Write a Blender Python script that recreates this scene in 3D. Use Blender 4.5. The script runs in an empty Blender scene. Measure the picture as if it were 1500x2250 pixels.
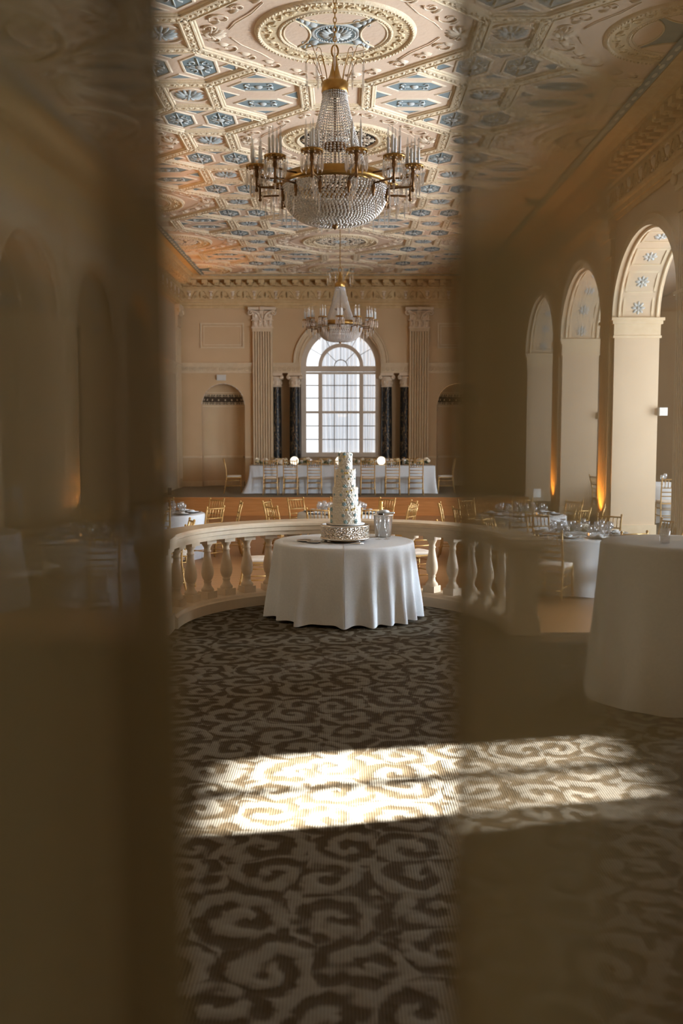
import bpy, math, random
from mathutils import Vector, Matrix, noise as mnoise
R = math.radians
PI = math.pi
random.seed(7)
sc = bpy.context.scene
col = sc.collection

# ------------------------------------------------------------------ camera
cd = bpy.data.cameras.new('camera')
cam = bpy.data.objects.new('camera', cd)
col.objects.link(cam)
cd.sensor_fit = 'HORIZONTAL'
cd.sensor_width = 24.0
cd.lens = 24.0 * 2187.0 / 1500.0
cam.location = (0.1, 0.0, 1.89)
cam.rotation_euler = (R(90) - math.atan(183.0 / 2187.0), 0.0, math.atan(5.6 / 2187.0))
cd.clip_start = 0.02
cd.clip_end = 200
cd.dof.use_dof = True
cd.dof.focus_distance = 10.0
cd.dof.aperture_fstop = 2.0
sc.camera = cam

# ------------------------------------------------------------------ colour management, world, sun, window light
sc.view_settings.view_transform = 'Standard'
sc.view_settings.look = 'None'
sc.view_settings.exposure = 0.0
sc.view_settings.gamma = 1.0
sc.view_settings.use_curve_mapping = False
sc.cycles.max_bounces = 8
sc.cycles.diffuse_bounces = 4
sc.cycles.glossy_bounces = 3
sc.cycles.transmission_bounces = 6
sc.cycles.transparent_max_bounces = 24
sc.cycles.sample_clamp_indirect = 4.0
sc.cycles.caustics_reflective = False
sc.cycles.caustics_refractive = False

w = bpy.data.worlds.new('sky')
sc.world = w
w.use_nodes = True
bg = w.node_tree.nodes['Background']
bg.inputs[0].default_value = (0.93, 0.96, 1.0, 1)
bg.inputs[1].default_value = 1.5

sd = bpy.data.lights.new('sun', 'SUN')
sd.energy = 300.0
sd.angle = R(1.1)
sd.color = (1.0, 0.975, 0.95)
sun = bpy.data.objects.new('sun', sd)
col.objects.link(sun)
SUN_DIR = Vector((-1.0, -0.22, -0.335)).normalized()
sun.rotation_euler = SUN_DIR.to_track_quat('-Z', 'Y').to_euler()

def area(name, loc, direction, sx, sy, power, color, spread=180):
    d = bpy.data.lights.new(name, 'AREA')
    d.shape = 'RECTANGLE'
    d.size, d.size_y = sx, sy
    d.energy = power
    d.color = color
    d.spread = R(spread)
    o = bpy.data.objects.new(name, d)
    col.objects.link(o)
    o.location = loc
    o.rotation_euler = Vector(direction).to_track_quat('-Z', 'Y').to_euler()
    return o

DAY = (0.76, 0.88, 1.0)
WARM = (1.0, 0.84, 0.64)
# daylight through the right aisle's draped windows
for yy, pw in ((7.2, 200), (11.4, 1500), (15.5, 850), (19.7, 320), (23.9, 220)):
    area('aisle_window_light', (8.45, yy, 2.2), (-1, 0, 0.12), 2.0, 2.7, pw, DAY)
# unseen fill lights added at the entrance end, aimed up to brighten the ceiling
area('entrance_fill_light', (-2.9, 0.95, 4.9), (0.1, 0.55, 1), 2.2, 1.8, 15, (1.0, 0.94, 0.84), 130)
area('entrance_fill_light', (2.9, 0.95, 4.9), (-0.1, 0.55, 1), 2.2, 1.8, 25, (1.0, 0.95, 0.86), 130)
# dimmer fill light added in the left aisle, whose wall has no window
area('left_aisle_fill_light', (-8.45, 9.0, 2.2), (1, 0, 0.1), 3.0, 2.4, 60, WARM)
# unseen foyer light added to set how bright the curtains look
area('foyer_fill_light', (0.0, -1.2, 2.7), (0, 0.2, -1), 0.6, 0.6, 4, (1.0, 0.74, 0.45))

# ------------------------------------------------------------------ materials
def mat(name, color, rough=0.6, metal=0.0, spec=0.3):
    m = bpy.data.materials.new(name)
    m.use_nodes = True
    b = m.node_tree.nodes['Principled BSDF']
    b.inputs['Base Color'].default_value = (*color, 1)
    b.inputs['Roughness'].default_value = rough
    b.inputs['Metallic'].default_value = metal
    b.inputs['Specular IOR Level'].default_value = spec
    return m

def N(m, typ, **kw):
    n = m.node_tree.nodes.new(typ)
    for k, v in kw.items():
        setattr(n, k, v)
    return n

def L(m, a, b):
    m.node_tree.links.new(a, b)

def mottled(name, c1, c2, scale, rough=0.6, bump=0.0, bscale=40.0, metal=0.0, spec=0.3, stretch=(1, 1, 1)):
    m = mat(name, c1, rough, metal, spec)
    b = m.node_tree.nodes['Principled BSDF']
    tc = N(m, 'ShaderNodeTexCoord')
    mp = N(m, 'ShaderNodeMapping')
    mp.inputs['Scale'].default_value = stretch
    L(m, tc.outputs['Object'], mp.inputs['Vector'])
    nz = N(m, 'ShaderNodeTexNoise')
    nz.inputs['Scale'].default_value = scale
    nz.inputs['Detail'].default_value = 5
    L(m, mp.outputs[0], nz.inputs['Vector'])
    rp = N(m, 'ShaderNodeValToRGB')
    rp.color_ramp.elements[0].position = 0.32
    rp.color_ramp.elements[1].position = 0.68
    rp.color_ramp.elements[0].color = (*c1, 1)
    rp.color_ramp.elements[1].color = (*c2, 1)
    L(m, nz.outputs['Fac'], rp.inputs[0])
    L(m, rp.outputs[0], b.inputs['Base Color'])
    if bump:
        nb = N(m, 'ShaderNodeTexNoise')
        nb.inputs['Scale'].default_value = bscale
        nb.inputs['Detail'].default_value = 3
        L(m, mp.outputs[0], nb.inputs['Vector'])
        bp = N(m, 'ShaderNodeBump')
        bp.inputs['Strength'].default_value = bump
        bp.inputs['Distance'].default_value = 0.02
        L(m, nb.outputs['Fac'], bp.inputs['Height'])
        L(m, bp.outputs[0], b.inputs['Normal'])
    return m

M = {}
M['wall'] = mottled('wall_paint', (0.66, 0.47, 0.275), (0.70, 0.51, 0.31), 1.2, 0.65)
M['arcade'] = mottled('arcade_paint', (0.68, 0.525, 0.36), (0.72, 0.565, 0.395), 1.2, 0.65)
M['trim'] = mottled('trim_paint', (0.74, 0.58, 0.38), (0.79, 0.64, 0.44), 9.0, 0.55, 0.15, 60)
M['cornice'] = mottled('cornice_paint', (0.66, 0.46, 0.23), (0.74, 0.55, 0.30), 7.0, 0.55, 0.5, 26)
M['ceil'] = mottled('ceiling_plaster', (0.80, 0.60, 0.44), (0.84, 0.65, 0.49), 2.0, 0.7, 0.25, 18)
M['rib'] = mottled('rib_plaster', (0.79, 0.63, 0.42), (0.85, 0.71, 0.51), 12.0, 0.6, 0.35, 34)
M['relief'] = mottled('relief_plaster', (0.82, 0.66, 0.48), (0.88, 0.74, 0.58), 10.0, 0.6)
M['ringband'] = mottled('ring_band_plaster', (0.76, 0.59, 0.36), (0.82, 0.66, 0.43), 10.0, 0.6, 0.4, 22)
M['blue'] = mottled('blue_panel_paint', (0.215, 0.28, 0.30), (0.27, 0.335, 0.35), 8.0, 0.6)
M['shell'] = mottled('shell_paint', (0.36, 0.41, 0.42), (0.50, 0.53, 0.52), 14.0, 0.55)
M['bluewhite'] = mottled('blue_grey_relief', (0.50, 0.54, 0.54), (0.66, 0.66, 0.62), 14.0, 0.55)
M['dark'] = mat('dark_void', (0.03, 0.022, 0.015), 0.8)
M['grille_dark'] = mat('grille_recess', (0.075, 0.05, 0.03), 0.8)
M['white_trim'] = mottled('window_frame_paint', (0.78, 0.68, 0.57), (0.83, 0.74, 0.63), 6, 0.5)
M['muntin'] = mat('glazing_bar_paint', (0.30, 0.27, 0.23), 0.5)
M['bal'] = mottled('balustrade_paint', (0.66, 0.53, 0.37), (0.71, 0.58, 0.42), 6, 0.45)
M['gold'] = mottled('gilded_chair_wood', (0.50, 0.30, 0.10), (0.62, 0.40, 0.15), 14, 0.32, metal=0.35, spec=0.5)
M['cushion'] = mottled('ivory_cushion', (0.72, 0.64, 0.54), (0.78, 0.70, 0.60), 20, 0.8)
M['cloth'] = mottled('white_linen', (0.70, 0.74, 0.78), (0.75, 0.79, 0.83), 60, 0.75, 0.08, 220)
M['brass'] = mottled('aged_brass', (0.36, 0.20, 0.055), (0.48, 0.29, 0.09), 10, 0.3, metal=0.9)
M['brass_dark'] = mottled('dark_bronze', (0.16, 0.08, 0.03), (0.24, 0.13, 0.05), 14, 0.35, metal=0.7)
M['candle'] = mat('candle_sleeve', (0.80, 0.80, 0.78), 0.45)
M['silver'] = mat('polished_silver', (0.78, 0.76, 0.72), 0.18, 1.0)
M['steel'] = mottled('brushed_steel', (0.62, 0.62, 0.62), (0.72, 0.72, 0.72), 30, 0.28, metal=1.0, stretch=(6, 6, 0.4))
M['icing'] = mottled('white_icing', (0.84, 0.79, 0.68), (0.90, 0.86, 0.77), 30, 0.6, 0.4, 60)
M['icing_blue'] = mottled('blue_icing', (0.27, 0.42, 0.45), (0.40, 0.54, 0.57), 40, 0.55)
M['icing_gold'] = mat('gold_icing', (0.72, 0.52, 0.16), 0.5)
M['leafgreen'] = mottled('garland_leaf', (0.07, 0.12, 0.05), (0.16, 0.22, 0.10), 12, 0.6)
M['petal'] = mottled('ivory_petal', (0.80, 0.72, 0.56), (0.88, 0.83, 0.72), 20, 0.7)
M['petal_yellow'] = mottled('yellow_petal', (0.78, 0.66, 0.36), (0.85, 0.76, 0.5), 20, 0.7)
M['foil'] = mottled('gold_foil', (0.80, 0.46, 0.12), (0.88, 0.58, 0.2), 20, 0.35, metal=0.6)
M['bottle'] = mat('dark_bottle', (0.03, 0.02, 0.01), 0.15, 0, 0.6)
M['plate'] = mat('dark_charger', (0.10, 0.09, 0.08), 0.25, 0.2, 0.5)
M['china'] = mat('white_china', (0.78, 0.77, 0.74), 0.25, 0, 0.5)
M['plastic'] = mat('white_plastic', (0.76, 0.74, 0.70), 0.4)
M['black'] = mat('black_plastic', (0.03, 0.03, 0.03), 0.4)
M['foyer'] = mottled('foyer_wall', (0.30, 0.22, 0.14), (0.34, 0.25, 0.16), 2, 0.7)

def emis(name, color, strength):
    m = bpy.data.materials.new(name)
    m.use_nodes = True
    nt = m.node_tree
    nt.nodes.clear()
    e = nt.nodes.new('ShaderNodeEmission')
    e.inputs[0].default_value = (*color, 1)
    e.inputs[1].default_value = strength
    o = nt.nodes.new('ShaderNodeOutputMaterial')
    nt.links.new(e.outputs[0], o.inputs[0])
    return m
M['globe'] = emis('lit_globe', (1.0, 0.90, 0.72), 1.6)
M['flame'] = emis('candle_flame', (1.0, 0.45, 0.12), 14.0)
M['amber'] = emis('amber_led', (1.0, 0.36, 0.04), 3.0)

def mixsheer(name, diff, trans, wt, wscat, wd, rough=0.3, gather=None):
    """sheer weave: share wt of open holes, share wscat of yarn that passes light slightly scattered,
    the rest of the yarn reflects (diff) and glows with light from behind (trans)"""
    m = bpy.data.materials.new(name)
    m.use_nodes = True
    nt = m.node_tree
    nt.nodes.clear()
    o = nt.nodes.new('ShaderNodeOutputMaterial')
    t = nt.nodes.new('ShaderNodeBsdfTransparent')
    t.inputs[0].default_value = (1, 0.985, 0.96, 1) if wscat else (1, 1, 1, 1)
    d = nt.nodes.new('ShaderNodeBsdfDiffuse')
    d.inputs[0].default_value = (*diff, 1)
    r = nt.nodes.new('ShaderNodeBsdfTranslucent')
    r.inputs[0].default_value = (*trans, 1)
    m1 = nt.nodes.new('ShaderNodeMixShader')
    m1.inputs[0].default_value = wd
    nt.links.new(r.outputs[0], m1.inputs[1])
    nt.links.new(d.outputs[0], m1.inputs[2])
    last = m1
    if wscat:
        f = nt.nodes.new('ShaderNodeBsdfRefraction')
        f.inputs['Color'].default_value = (1.0, 0.97, 0.93, 1)
        f.inputs['Roughness'].default_value = rough
        f.inputs['IOR'].default_value = 1.05
        m3 = nt.nodes.new('ShaderNodeMixShader')
        m3.inputs[0].default_value = wscat / (1 - wt)
        nt.links.new(m1.outputs[0], m3.inputs[1])
        nt.links.new(f.outputs[0], m3.inputs[2])
        last = m3
    m2 = nt.nodes.new('ShaderNodeMixShader')
    m2.inputs[0].default_value = wt
    if gather:
        # the weave is pulled close at the leading edge and opens out away from it
        tc = nt.nodes.new('ShaderNodeTexCoord')
        sx_ = nt.nodes.new('ShaderNodeSeparateXYZ')
        nt.links.new(tc.outputs['Object'], sx_.inputs[0])
        mr = nt.nodes.new('ShaderNodeMapRange')
        mr.interpolation_type = 'SMOOTHSTEP'
        for k_, v_ in zip(('From Min', 'From Max', 'To Min', 'To Max'), gather):
            mr.inputs[k_].default_value = v_
        nt.links.new(sx_.outputs[0], mr.inputs['Value'])
        nt.links.new(mr.outputs[0], m2.inputs[0])
    nt.links.new(last.outputs[0], m2.inputs[1])
    nt.links.new(t.outputs[0], m2.inputs[2])
    nt.links.new(m2.outputs[0], o.inputs[0])
    return m
M['voile'] = mixsheer('brown_voile', (0.19, 0.132, 0.054), (0.18, 0.125, 0.05), 0.25, 0.03, 0.5, 0.05, (-0.497, -0.412, 0.10, 0.31))
M['voile_hem'] = mixsheer('brown_voile_hem', (0.30, 0.21, 0.09), (0.28, 0.20, 0.08), 0.35, 0.25, 0.5, 0.2)
M['voile_left'] = mixsheer('brown_voile_close_weave', (0.165, 0.115, 0.05), (0.155, 0.108, 0.045), 0.035, 0.05, 0.5, 0.12)
M['whitesheer'] = mixsheer('white_voile', (0.86, 0.88, 0.90), (0.80, 0.83, 0.87), 0.05, 0.0, 0.25)
def glassy(name, tint, wt, rough=0.05, dif=(0.9, 0.88, 0.85), wdif=0.3):
    m = bpy.data.materials.new(name)
    m.use_nodes = True
    nt = m.node_tree
    nt.nodes.clear()
    o = nt.nodes.new('ShaderNodeOutputMaterial')
    t = nt.nodes.new('ShaderNodeBsdfTransparent')
    t.inputs[0].default_value = (*tint, 1)
    g = nt.nodes.new('ShaderNodeBsdfGlossy')
    g.inputs[0].default_value = (1, 1, 1, 1)
    g.inputs[1].default_value = rough
    d = nt.nodes.new('ShaderNodeBsdfDiffuse')
    d.inputs[0].default_value = (*dif, 1)
    m1 = nt.nodes.new('ShaderNodeMixShader')
    m1.inputs[0].default_value = wdif
    nt.links.new(g.outputs[0], m1.inputs[1])
    nt.links.new(d.outputs[0], m1.inputs[2])
    m2 = nt.nodes.new('ShaderNodeMixShader')
    m2.inputs[0].default_value = wt
    nt.links.new(m1.outputs[0], m2.inputs[1])
    nt.links.new(t.outputs[0], m2.inputs[2])
    nt.links.new(m2.outputs[0], o.inputs[0])
    return m
M['crystal'] = glassy('cut_crystal', (0.95, 0.92, 0.88), 0.36, 0.06, (0.95, 0.90, 0.84), 0.5)
M['prism'] = glassy('crystal_prism', (0.95, 0.94, 0.93), 0.60, 0.05, (0.9, 0.9, 0.9), 0.35)
M['glass'] = glassy('drinking_glass', (0.95, 0.96, 0.97), 0.66, 0.03, (0.8, 0.85, 0.92), 0.25)
M['pane'] = glassy('window_pane', (1, 1, 1), 0.94, 0.03, (0.9, 0.9, 0.9), 0.1)

# black marble with gold veins
m = mat('black_marble', (0.012, 0.014, 0.016), 0.34, 0, 0.3)
b = m.node_tree.nodes['Principled BSDF']
tc = N(m, 'ShaderNodeTexCoord')
mp = N(m, 'ShaderNodeMapping')
mp.inputs['Scale'].default_value = (2.4, 2.4, 1.0)
L(m, tc.outputs['Object'], mp.inputs[0])
nz = N(m, 'ShaderNodeTexNoise')
nz.inputs['Scale'].default_value = 2.6
nz.inputs['Detail'].default_value = 7
nz.inputs['Distortion'].default_value = 1.4
L(m, mp.outputs[0], nz.inputs['Vector'])
rp = N(m, 'ShaderNodeValToRGB')
e = rp.color_ramp.elements
e[0].position = 0.485; e[0].color = (0.010, 0.012, 0.014, 1)
e[1].position = 0.521; e[1].color = (0.010, 0.012, 0.014, 1)
k = e.new(0.503); k.color = (0.34, 0.23, 0.12, 1)
L(m, nz.outputs['Fac'], rp.inputs[0])
L(m, rp.outputs[0], b.inputs['Base Color'])
M['marble'] = m

# wood: boards
def wood(name, c1, c2, board, axis):
    m = mat(name, c1, 0.35, 0, 0.4)
    b = m.node_tree.nodes['Principled BSDF']
    tc = N(m, 'ShaderNodeTexCoord')
    mp = N(m, 'ShaderNodeMapping')
    s = [1.0, 1.0, 1.0]
    for i in range(3):
        s[i] = 1.2 if i == axis else 14.0
    mp.inputs['Scale'].default_value = s
    L(m, tc.outputs['Object'], mp.inputs[0])
    nz = N(m, 'ShaderNodeTexNoise')
    nz.inputs['Scale'].default_value = 1.6
    nz.inputs['Detail'].default_value = 4
    L(m, mp.outputs[0], nz.inputs['Vector'])
    rp = N(m, 'ShaderNodeValToRGB')
    rp.color_ramp.elements[0].position = 0.3
    rp.color_ramp.elements[1].position = 0.7
    rp.color_ramp.elements[0].color = (*c1, 1)
    rp.color_ramp.elements[1].color = (*c2, 1)
    L(m, nz.outputs['Fac'], rp.inputs[0])
    L(m, rp.outputs[0], b.inputs['Base Color'])
    return m
M['stagewood'] = wood('stage_front_wood', (0.50, 0.22, 0.065), (0.62, 0.29, 0.10), 0.1, 0)
M['dancefloor'] = wood('dance_floor_wood', (0.36, 0.19, 0.08), (0.45, 0.25, 0.115), 0.1, 0)

# patterned carpet
def carpet(name, dk, lt):
    m = mat(name, dk, 0.95, 0, 0.1)
    nt = m.node_tree
    b = nt.nodes['Principled BSDF']
    tc = N(m, 'ShaderNodeTexCoord')
    nz = N(m, 'ShaderNodeTexNoise')
    nz.inputs['Scale'].default_value = 3.2
    nz.inputs['Detail'].default_value = 2
    L(m, tc.outputs['Object'], nz.inputs['Vector'])
    ms = N(m, 'ShaderNodeVectorMath', operation='MULTIPLY_ADD')
    ms.inputs[1].default_value = (0.16, 0.16, 0)
    ms.inputs[2].default_value = (-0.08, -0.08, 0)
    L(m, nz.outputs['Color'], ms.inputs[0])
    ad = N(m, 'ShaderNodeVectorMath', operation='ADD')
    L(m, tc.outputs['Object'], ad.inputs[0])
    L(m, ms.outputs[0], ad.inputs[1])
    def scrolls(scale, freq, rnd_):
        vo = N(m, 'ShaderNodeTexVoronoi', voronoi_dimensions='2D')
        vo.inputs['Scale'].default_value = scale
        vo.inputs['Randomness'].default_value = rnd_
        L(m, ad.outputs[0], vo.inputs['Vector'])
        sc2 = N(m, 'ShaderNodeVectorMath', operation='SUBTRACT')   # vector from the centre of the scroll
        L(m, ad.outputs[0], sc2.inputs[0])
        L(m, vo.outputs['Position'], sc2.inputs[1])
        sp = N(m, 'ShaderNodeSeparateXYZ')
        L(m, sc2.outputs[0], sp.inputs[0])
        at = N(m, 'ShaderNodeMath', operation='ARCTAN2')
        L(m, sp.outputs[1], at.inputs[0])
        L(m, sp.outputs[0], at.inputs[1])
        ln = N(m, 'ShaderNodeVectorMath', operation='LENGTH')
        L(m, sc2.outputs[0], ln.inputs[0])
        cs = N(m, 'ShaderNodeSeparateColor')
        L(m, vo.outputs['Color'], cs.inputs[0])
        sg = N(m, 'ShaderNodeMath', operation='GREATER_THAN')
        sg.inputs[1].default_value = 0.5
        L(m, cs.outputs[0], sg.inputs[0])
        sg2 = N(m, 'ShaderNodeMath', operation='MULTIPLY_ADD')
        sg2.inputs[1].default_value = 2.0
        sg2.inputs[2].default_value = -1.0
        L(m, sg.outputs[0], sg2.inputs[0])
        th = N(m, 'ShaderNodeMath', operation='MULTIPLY')
        L(m, at.outputs[0], th.inputs[0])
        L(m, sg2.outputs[0], th.inputs[1])
        rr = N(m, 'ShaderNodeMath', operation='MULTIPLY_ADD')
        rr.inputs[1].default_value = freq
        L(m, ln.outputs['Value'], rr.inputs[0])
        L(m, th.outputs[0], rr.inputs[2])
        ph = N(m, 'ShaderNodeMath', operation='MULTIPLY_ADD')
        ph.inputs[1].default_value = 6.28
        L(m, cs.outputs[1], ph.inputs[0])
        L(m, rr.outputs[0], ph.inputs[2])
        s_ = N(m, 'ShaderNodeMath', operation='SINE')
        L(m, ph.outputs[0], s_.inputs[0])
        return s_
    big = scrolls(3.0, 44.0, 0.5)
    small = scrolls(6.1, 62.0, 0.7)
    sn = N(m, 'ShaderNodeMath', operation='MULTIPLY_ADD')
    sn.inputs[1].default_value = 0.45
    L(m, small.outputs[0], sn.inputs[0])
    L(m, big.outputs[0], sn.inputs[2])
    # breaks so the spirals read as separate leaves and hooks
    nb = N(m, 'ShaderNodeTexNoise')
    nb.inputs['Scale'].default_value = 8.0
    nb.inputs['Detail'].default_value = 1
    L(m, tc.outputs['Object'], nb.inputs['Vector'])
    br = N(m, 'ShaderNodeMath', operation='MULTIPLY_ADD')
    br.inputs[1].default_value = 3.4
    br.inputs[2].default_value = -1.75
    L(m, nb.outputs['Fac'], br.inputs[0])
    sm = N(m, 'ShaderNodeMath', operation='ADD')
    L(m, sn.outputs[0], sm.inputs[0])
    L(m, br.outputs[0], sm.inputs[1])
    # corded pile
    s3 = N(m, 'ShaderNodeSeparateXYZ')
    L(m, tc.outputs['Object'], s3.inputs[0])
    wv = N(m, 'ShaderNodeMath', operation='MULTIPLY')
    wv.inputs[1].default_value = 2 * PI / 0.0125
    L(m, s3.outputs[0], wv.inputs[0])
    ws = N(m, 'ShaderNodeMath', operation='SINE')
    L(m, wv.outputs[0], ws.inputs[0])
    c2 = N(m, 'ShaderNodeMath', operation='MULTIPLY_ADD')
    c2.inputs[1].default_value = 0.28
    L(m, ws.outputs[0], c2.inputs[0])
    L(m, sm.outputs[0], c2.inputs[2])
    rp = N(m, 'ShaderNodeMapRange')
    rp.inputs['From Min'].default_value = -0.45
    rp.inputs['From Max'].default_value = 0.45
    L(m, c2.outputs[0], rp.inputs['Value'])
    mx = N(m, 'ShaderNodeMix', data_type='RGBA')
    mx.inputs['A'].default_value = (*dk, 1)
    mx.inputs['B'].default_value = (*lt, 1)
    L(m, rp.outputs[0], mx.inputs['Factor'])
    mm = N(m, 'ShaderNodeMath', operation='MULTIPLY_ADD')
    mm.inputs[1].default_value = 0.14
    mm.inputs[2].default_value = 0.86
    L(m, ws.outputs[0], mm.inputs[0])
    mv = N(m, 'ShaderNodeVectorMath', operation='SCALE')
    L(m, mx.outputs['Result'], mv.inputs[0])
    L(m, mm.outputs[0], mv.inputs['Scale'])
    L(m, mv.outputs[0], b.inputs['Base Color'])
    bp = N(m, 'ShaderNodeBump')
    bp.inputs['Strength'].default_value = 0.5
    bp.inputs['Distance'].default_value = 0.004
    L(m, c2.outputs[0], bp.inputs['Height'])
    L(m, bp.outputs[0], b.inputs['Normal'])
    return m
M['carpet'] = carpet('scroll_carpet', (0.054, 0.037, 0.017), (0.155, 0.138, 0.106))
M['stagecarpet'] = mottled('stage_carpet', (0.17, 0.145, 0.10), (0.27, 0.23, 0.165), 40, 0.95, 0.3, 120)

# hammered silver for the cake stand
m = mat('hammered_silver', (0.74, 0.69, 0.62), 0.2, 1.0)
b = m.node_tree.nodes['Principled BSDF']
tc = N(m, 'ShaderNodeTexCoord')
vo = N(m, 'ShaderNodeTexVoronoi')
vo.inputs['Scale'].default_value = 52
L(m, tc.outputs['Object'], vo.inputs['Vector'])
bp = N(m, 'ShaderNodeBump')
bp.inputs['Strength'].default_value = 1.0
bp.inputs['Distance'].default_value = 0.03
L(m, vo.outputs['Distance'], bp.inputs['Height'])
L(m, bp.outputs[0], b.inputs['Normal'])
M['hammered'] = m

# ------------------------------------------------------------------ mesh helpers
class MB:
    def __init__(s):
        s.v = []; s.f = []; s.sm = []
    def add(s, vs, fs, smooth=False):
        o = len(s.v)
        s.v.extend(vs)
        s.f.extend([tuple(i + o for i in f) for f in fs])
        s.sm.extend([smooth] * len(fs))
    def box(s, x0, x1, y0, y1, z0, z1):
        vs = [(x0, y0, z0), (x1, y0, z0), (x1, y1, z0), (x0, y1, z0), (x0, y0, z1), (x1, y0, z1), (x1, y1, z1), (x0, y1, z1)]
        s.add(vs, [(0, 3, 2, 1), (4, 5, 6, 7), (0, 1, 5, 4), (1, 2, 6, 5), (2, 3, 7, 6), (3, 0, 4, 7)])
    def tbox(s, c, ax, ay, az, hx, hy, hz):
        c = Vector(c); ax = Vector(ax) * hx; ay = Vector(ay) * hy; az = Vector(az) * hz
        vs = []
        for k in (-1, 1):
            for (i, j) in ((-1, -1), (1, -1), (1, 1), (-1, 1)):
                vs.append(tuple(c + ax * i + ay * j + az * k))
        s.add(vs, [(0, 3, 2, 1), (4, 5, 6, 7), (0, 1, 5, 4), (1, 2, 6, 5), (2, 3, 7, 6), (3, 0, 4, 7)])
    def lathe(s, prof, c=(0, 0, 0), n=20, a0=0.0, a1=2 * PI, smooth=True, ex=1.0, ey=1.0):
        full = abs(a1 - a0 - 2 * PI) < 1e-6
        m = n if full else n + 1
        vs = []
        for (r, z) in prof:
            for i in range(m):
                a = a0 + (a1 - a0) * i / n
                vs.append((c[0] + r * ex * math.cos(a), c[1] + r * ey * math.sin(a), c[2] + z))
        fs = []
        for j in range(len(prof) - 1):
            for i in range(n):
                i2 = (i + 1) % m if full else i + 1
                fs.append((j * m + i, j * m + i2, (j + 1) * m + i2, (j + 1) * m + i))
        s.add(vs, fs, smooth)
    def disc(s, c, r, n=24, up=True, ex=1.0, ey=1.0, a0=0.0, a1=2 * PI):
        vs = [c]
        full = abs(a1 - a0 - 2 * PI) < 1e-6
        m = n if full else n + 1
        for i in range(m):
            a = a0 + (a1 - a0) * i / n
            vs.append((c[0] + r * ex * math.cos(a), c[1] + r * ey * math.sin(a), c[2]))
        fs = []
        for i in range(n):
            j = (i + 1) % m if full else i + 1
            fs.append((0, 1 + i, 1 + j) if up else (0, 1 + j, 1 + i))
        s.add(vs, fs)
    def tube(s, pts, r, n=6, closed=False, taper=None):
        pts = [Vector(p) for p in pts]
        k = len(pts)
        vs = []
        prev = None
        for i, p in enumerate(pts):
            if closed:
                t = pts[(i + 1) % k] - pts[i - 1]
            else:
                t = pts[min(i + 1, k - 1)] - pts[max(i - 1, 0)]
            if t.length < 1e-9:
                t = Vector((0, 0, 1))
            t.normalize()
            if prev is None:
                u = t.orthogonal().normalized()
            else:
                u = (prev - t * prev.dot(t))
                u = u.normalized() if u.length > 1e-6 else t.orthogonal().normalized()
            prev = u
            v = t.cross(u)
            rad = r if taper is None else r * taper[i]
            for j in range(n):
                a = 2 * PI * j / n
                vs.append(tuple(p + (u * math.cos(a) + v * math.sin(a)) * rad))
        fs = []
        for i in range(k if closed else k - 1):
            i2 = (i + 1) % k
            for j in range(n):
                j2 = (j + 1) % n
                fs.append((i * n + j, i * n + j2, i2 * n + j2, i2 * n + j))
        if not closed:
            fs.append(tuple(range(n - 1, -1, -1)))
            fs.append(tuple((k - 1) * n + j for j in range(n)))
        s.add(vs, fs, True)
    def ball(s, c, r, seg=8, rings=5, smooth=True):
        rx, ry, rz = (r, r, r) if not isinstance(r, tuple) else r
        vs = [(c[0], c[1], c[2] - rz)]
        for j in range(1, rings):
            t = -PI / 2 + PI * j / rings
            for i in range(seg):
                a = 2 * PI * i / seg
                vs.append((c[0] + rx * math.cos(t) * math.cos(a), c[1] + ry * math.cos(t) * math.sin(a), c[2] + rz * math.sin(t)))
        vs.append((c[0], c[1], c[2] + rz))
        fs = []
        for i in range(seg):
            fs.append((0, 1 + (i + 1) % seg, 1 + i))
        for j in range(rings - 2):
            for i in range(seg):
                a = 1 + j * seg + i; b_ = 1 + j * seg + (i + 1) % seg
                fs.append((a, b_, b_ + seg, a + seg))
        top = len(vs) - 1
        o = 1 + (rings - 2) * seg
        for i in range(seg):
            fs.append((o + i, o + (i + 1) % seg, top))
        s.add(vs, fs, smooth)
    def blob(s, c, ax, ay, az):
        """half-lens: a six-sided bump, axes given as vectors"""
        c = Vector(c); ax = Vector(ax); ay = Vector(ay); az = Vector(az)
        vs = [tuple(c + az)]
        for i in range(6):
            a = PI * i / 3
            vs.append(tuple(c + (ax * math.cos(a) + ay * math.sin(a)) * 0.62 + az * 0.72))
        for i in range(6):
            a = PI * i / 3
            vs.append(tuple(c + ax * math.cos(a) + ay * math.sin(a)))
        fs = []
        for i in range(6):
            j = (i + 1) % 6
            fs.append((0, 1 + i, 1 + j))
            fs.append((1 + i, 7 + i, 7 + j, 1 + j))
        s.add(vs, fs, True)
    def sweep(s, prof, path, up=(0, 0, 1), out=None, caps=True, closed=False, smooth=False):
        """prof: list of (d, h): d along outward side vector, h along up; path: list of points; out: list of side vectors"""
        up = Vector(up)
        n = len(prof)
        vs = []
        for p, o in zip(path, out):
            p = Vector(p); o = Vector(o)
            for (d, h) in prof:
                vs.append(tuple(p + o * d + up * h))
        fs = []
        k = len(path)
        for i in range(k if closed else k - 1):
            i2 = (i + 1) % k
            for j in range(n - 1):
                fs.append((i * n + j, i2 * n + j, i2 * n + j + 1, i * n + j + 1))
        if caps and not closed:
            fs.append(tuple(range(n)))
            fs.append(tuple((k - 1) * n + j for j in range(n - 1, -1, -1)))
        s.add(vs, fs, smooth)
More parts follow.
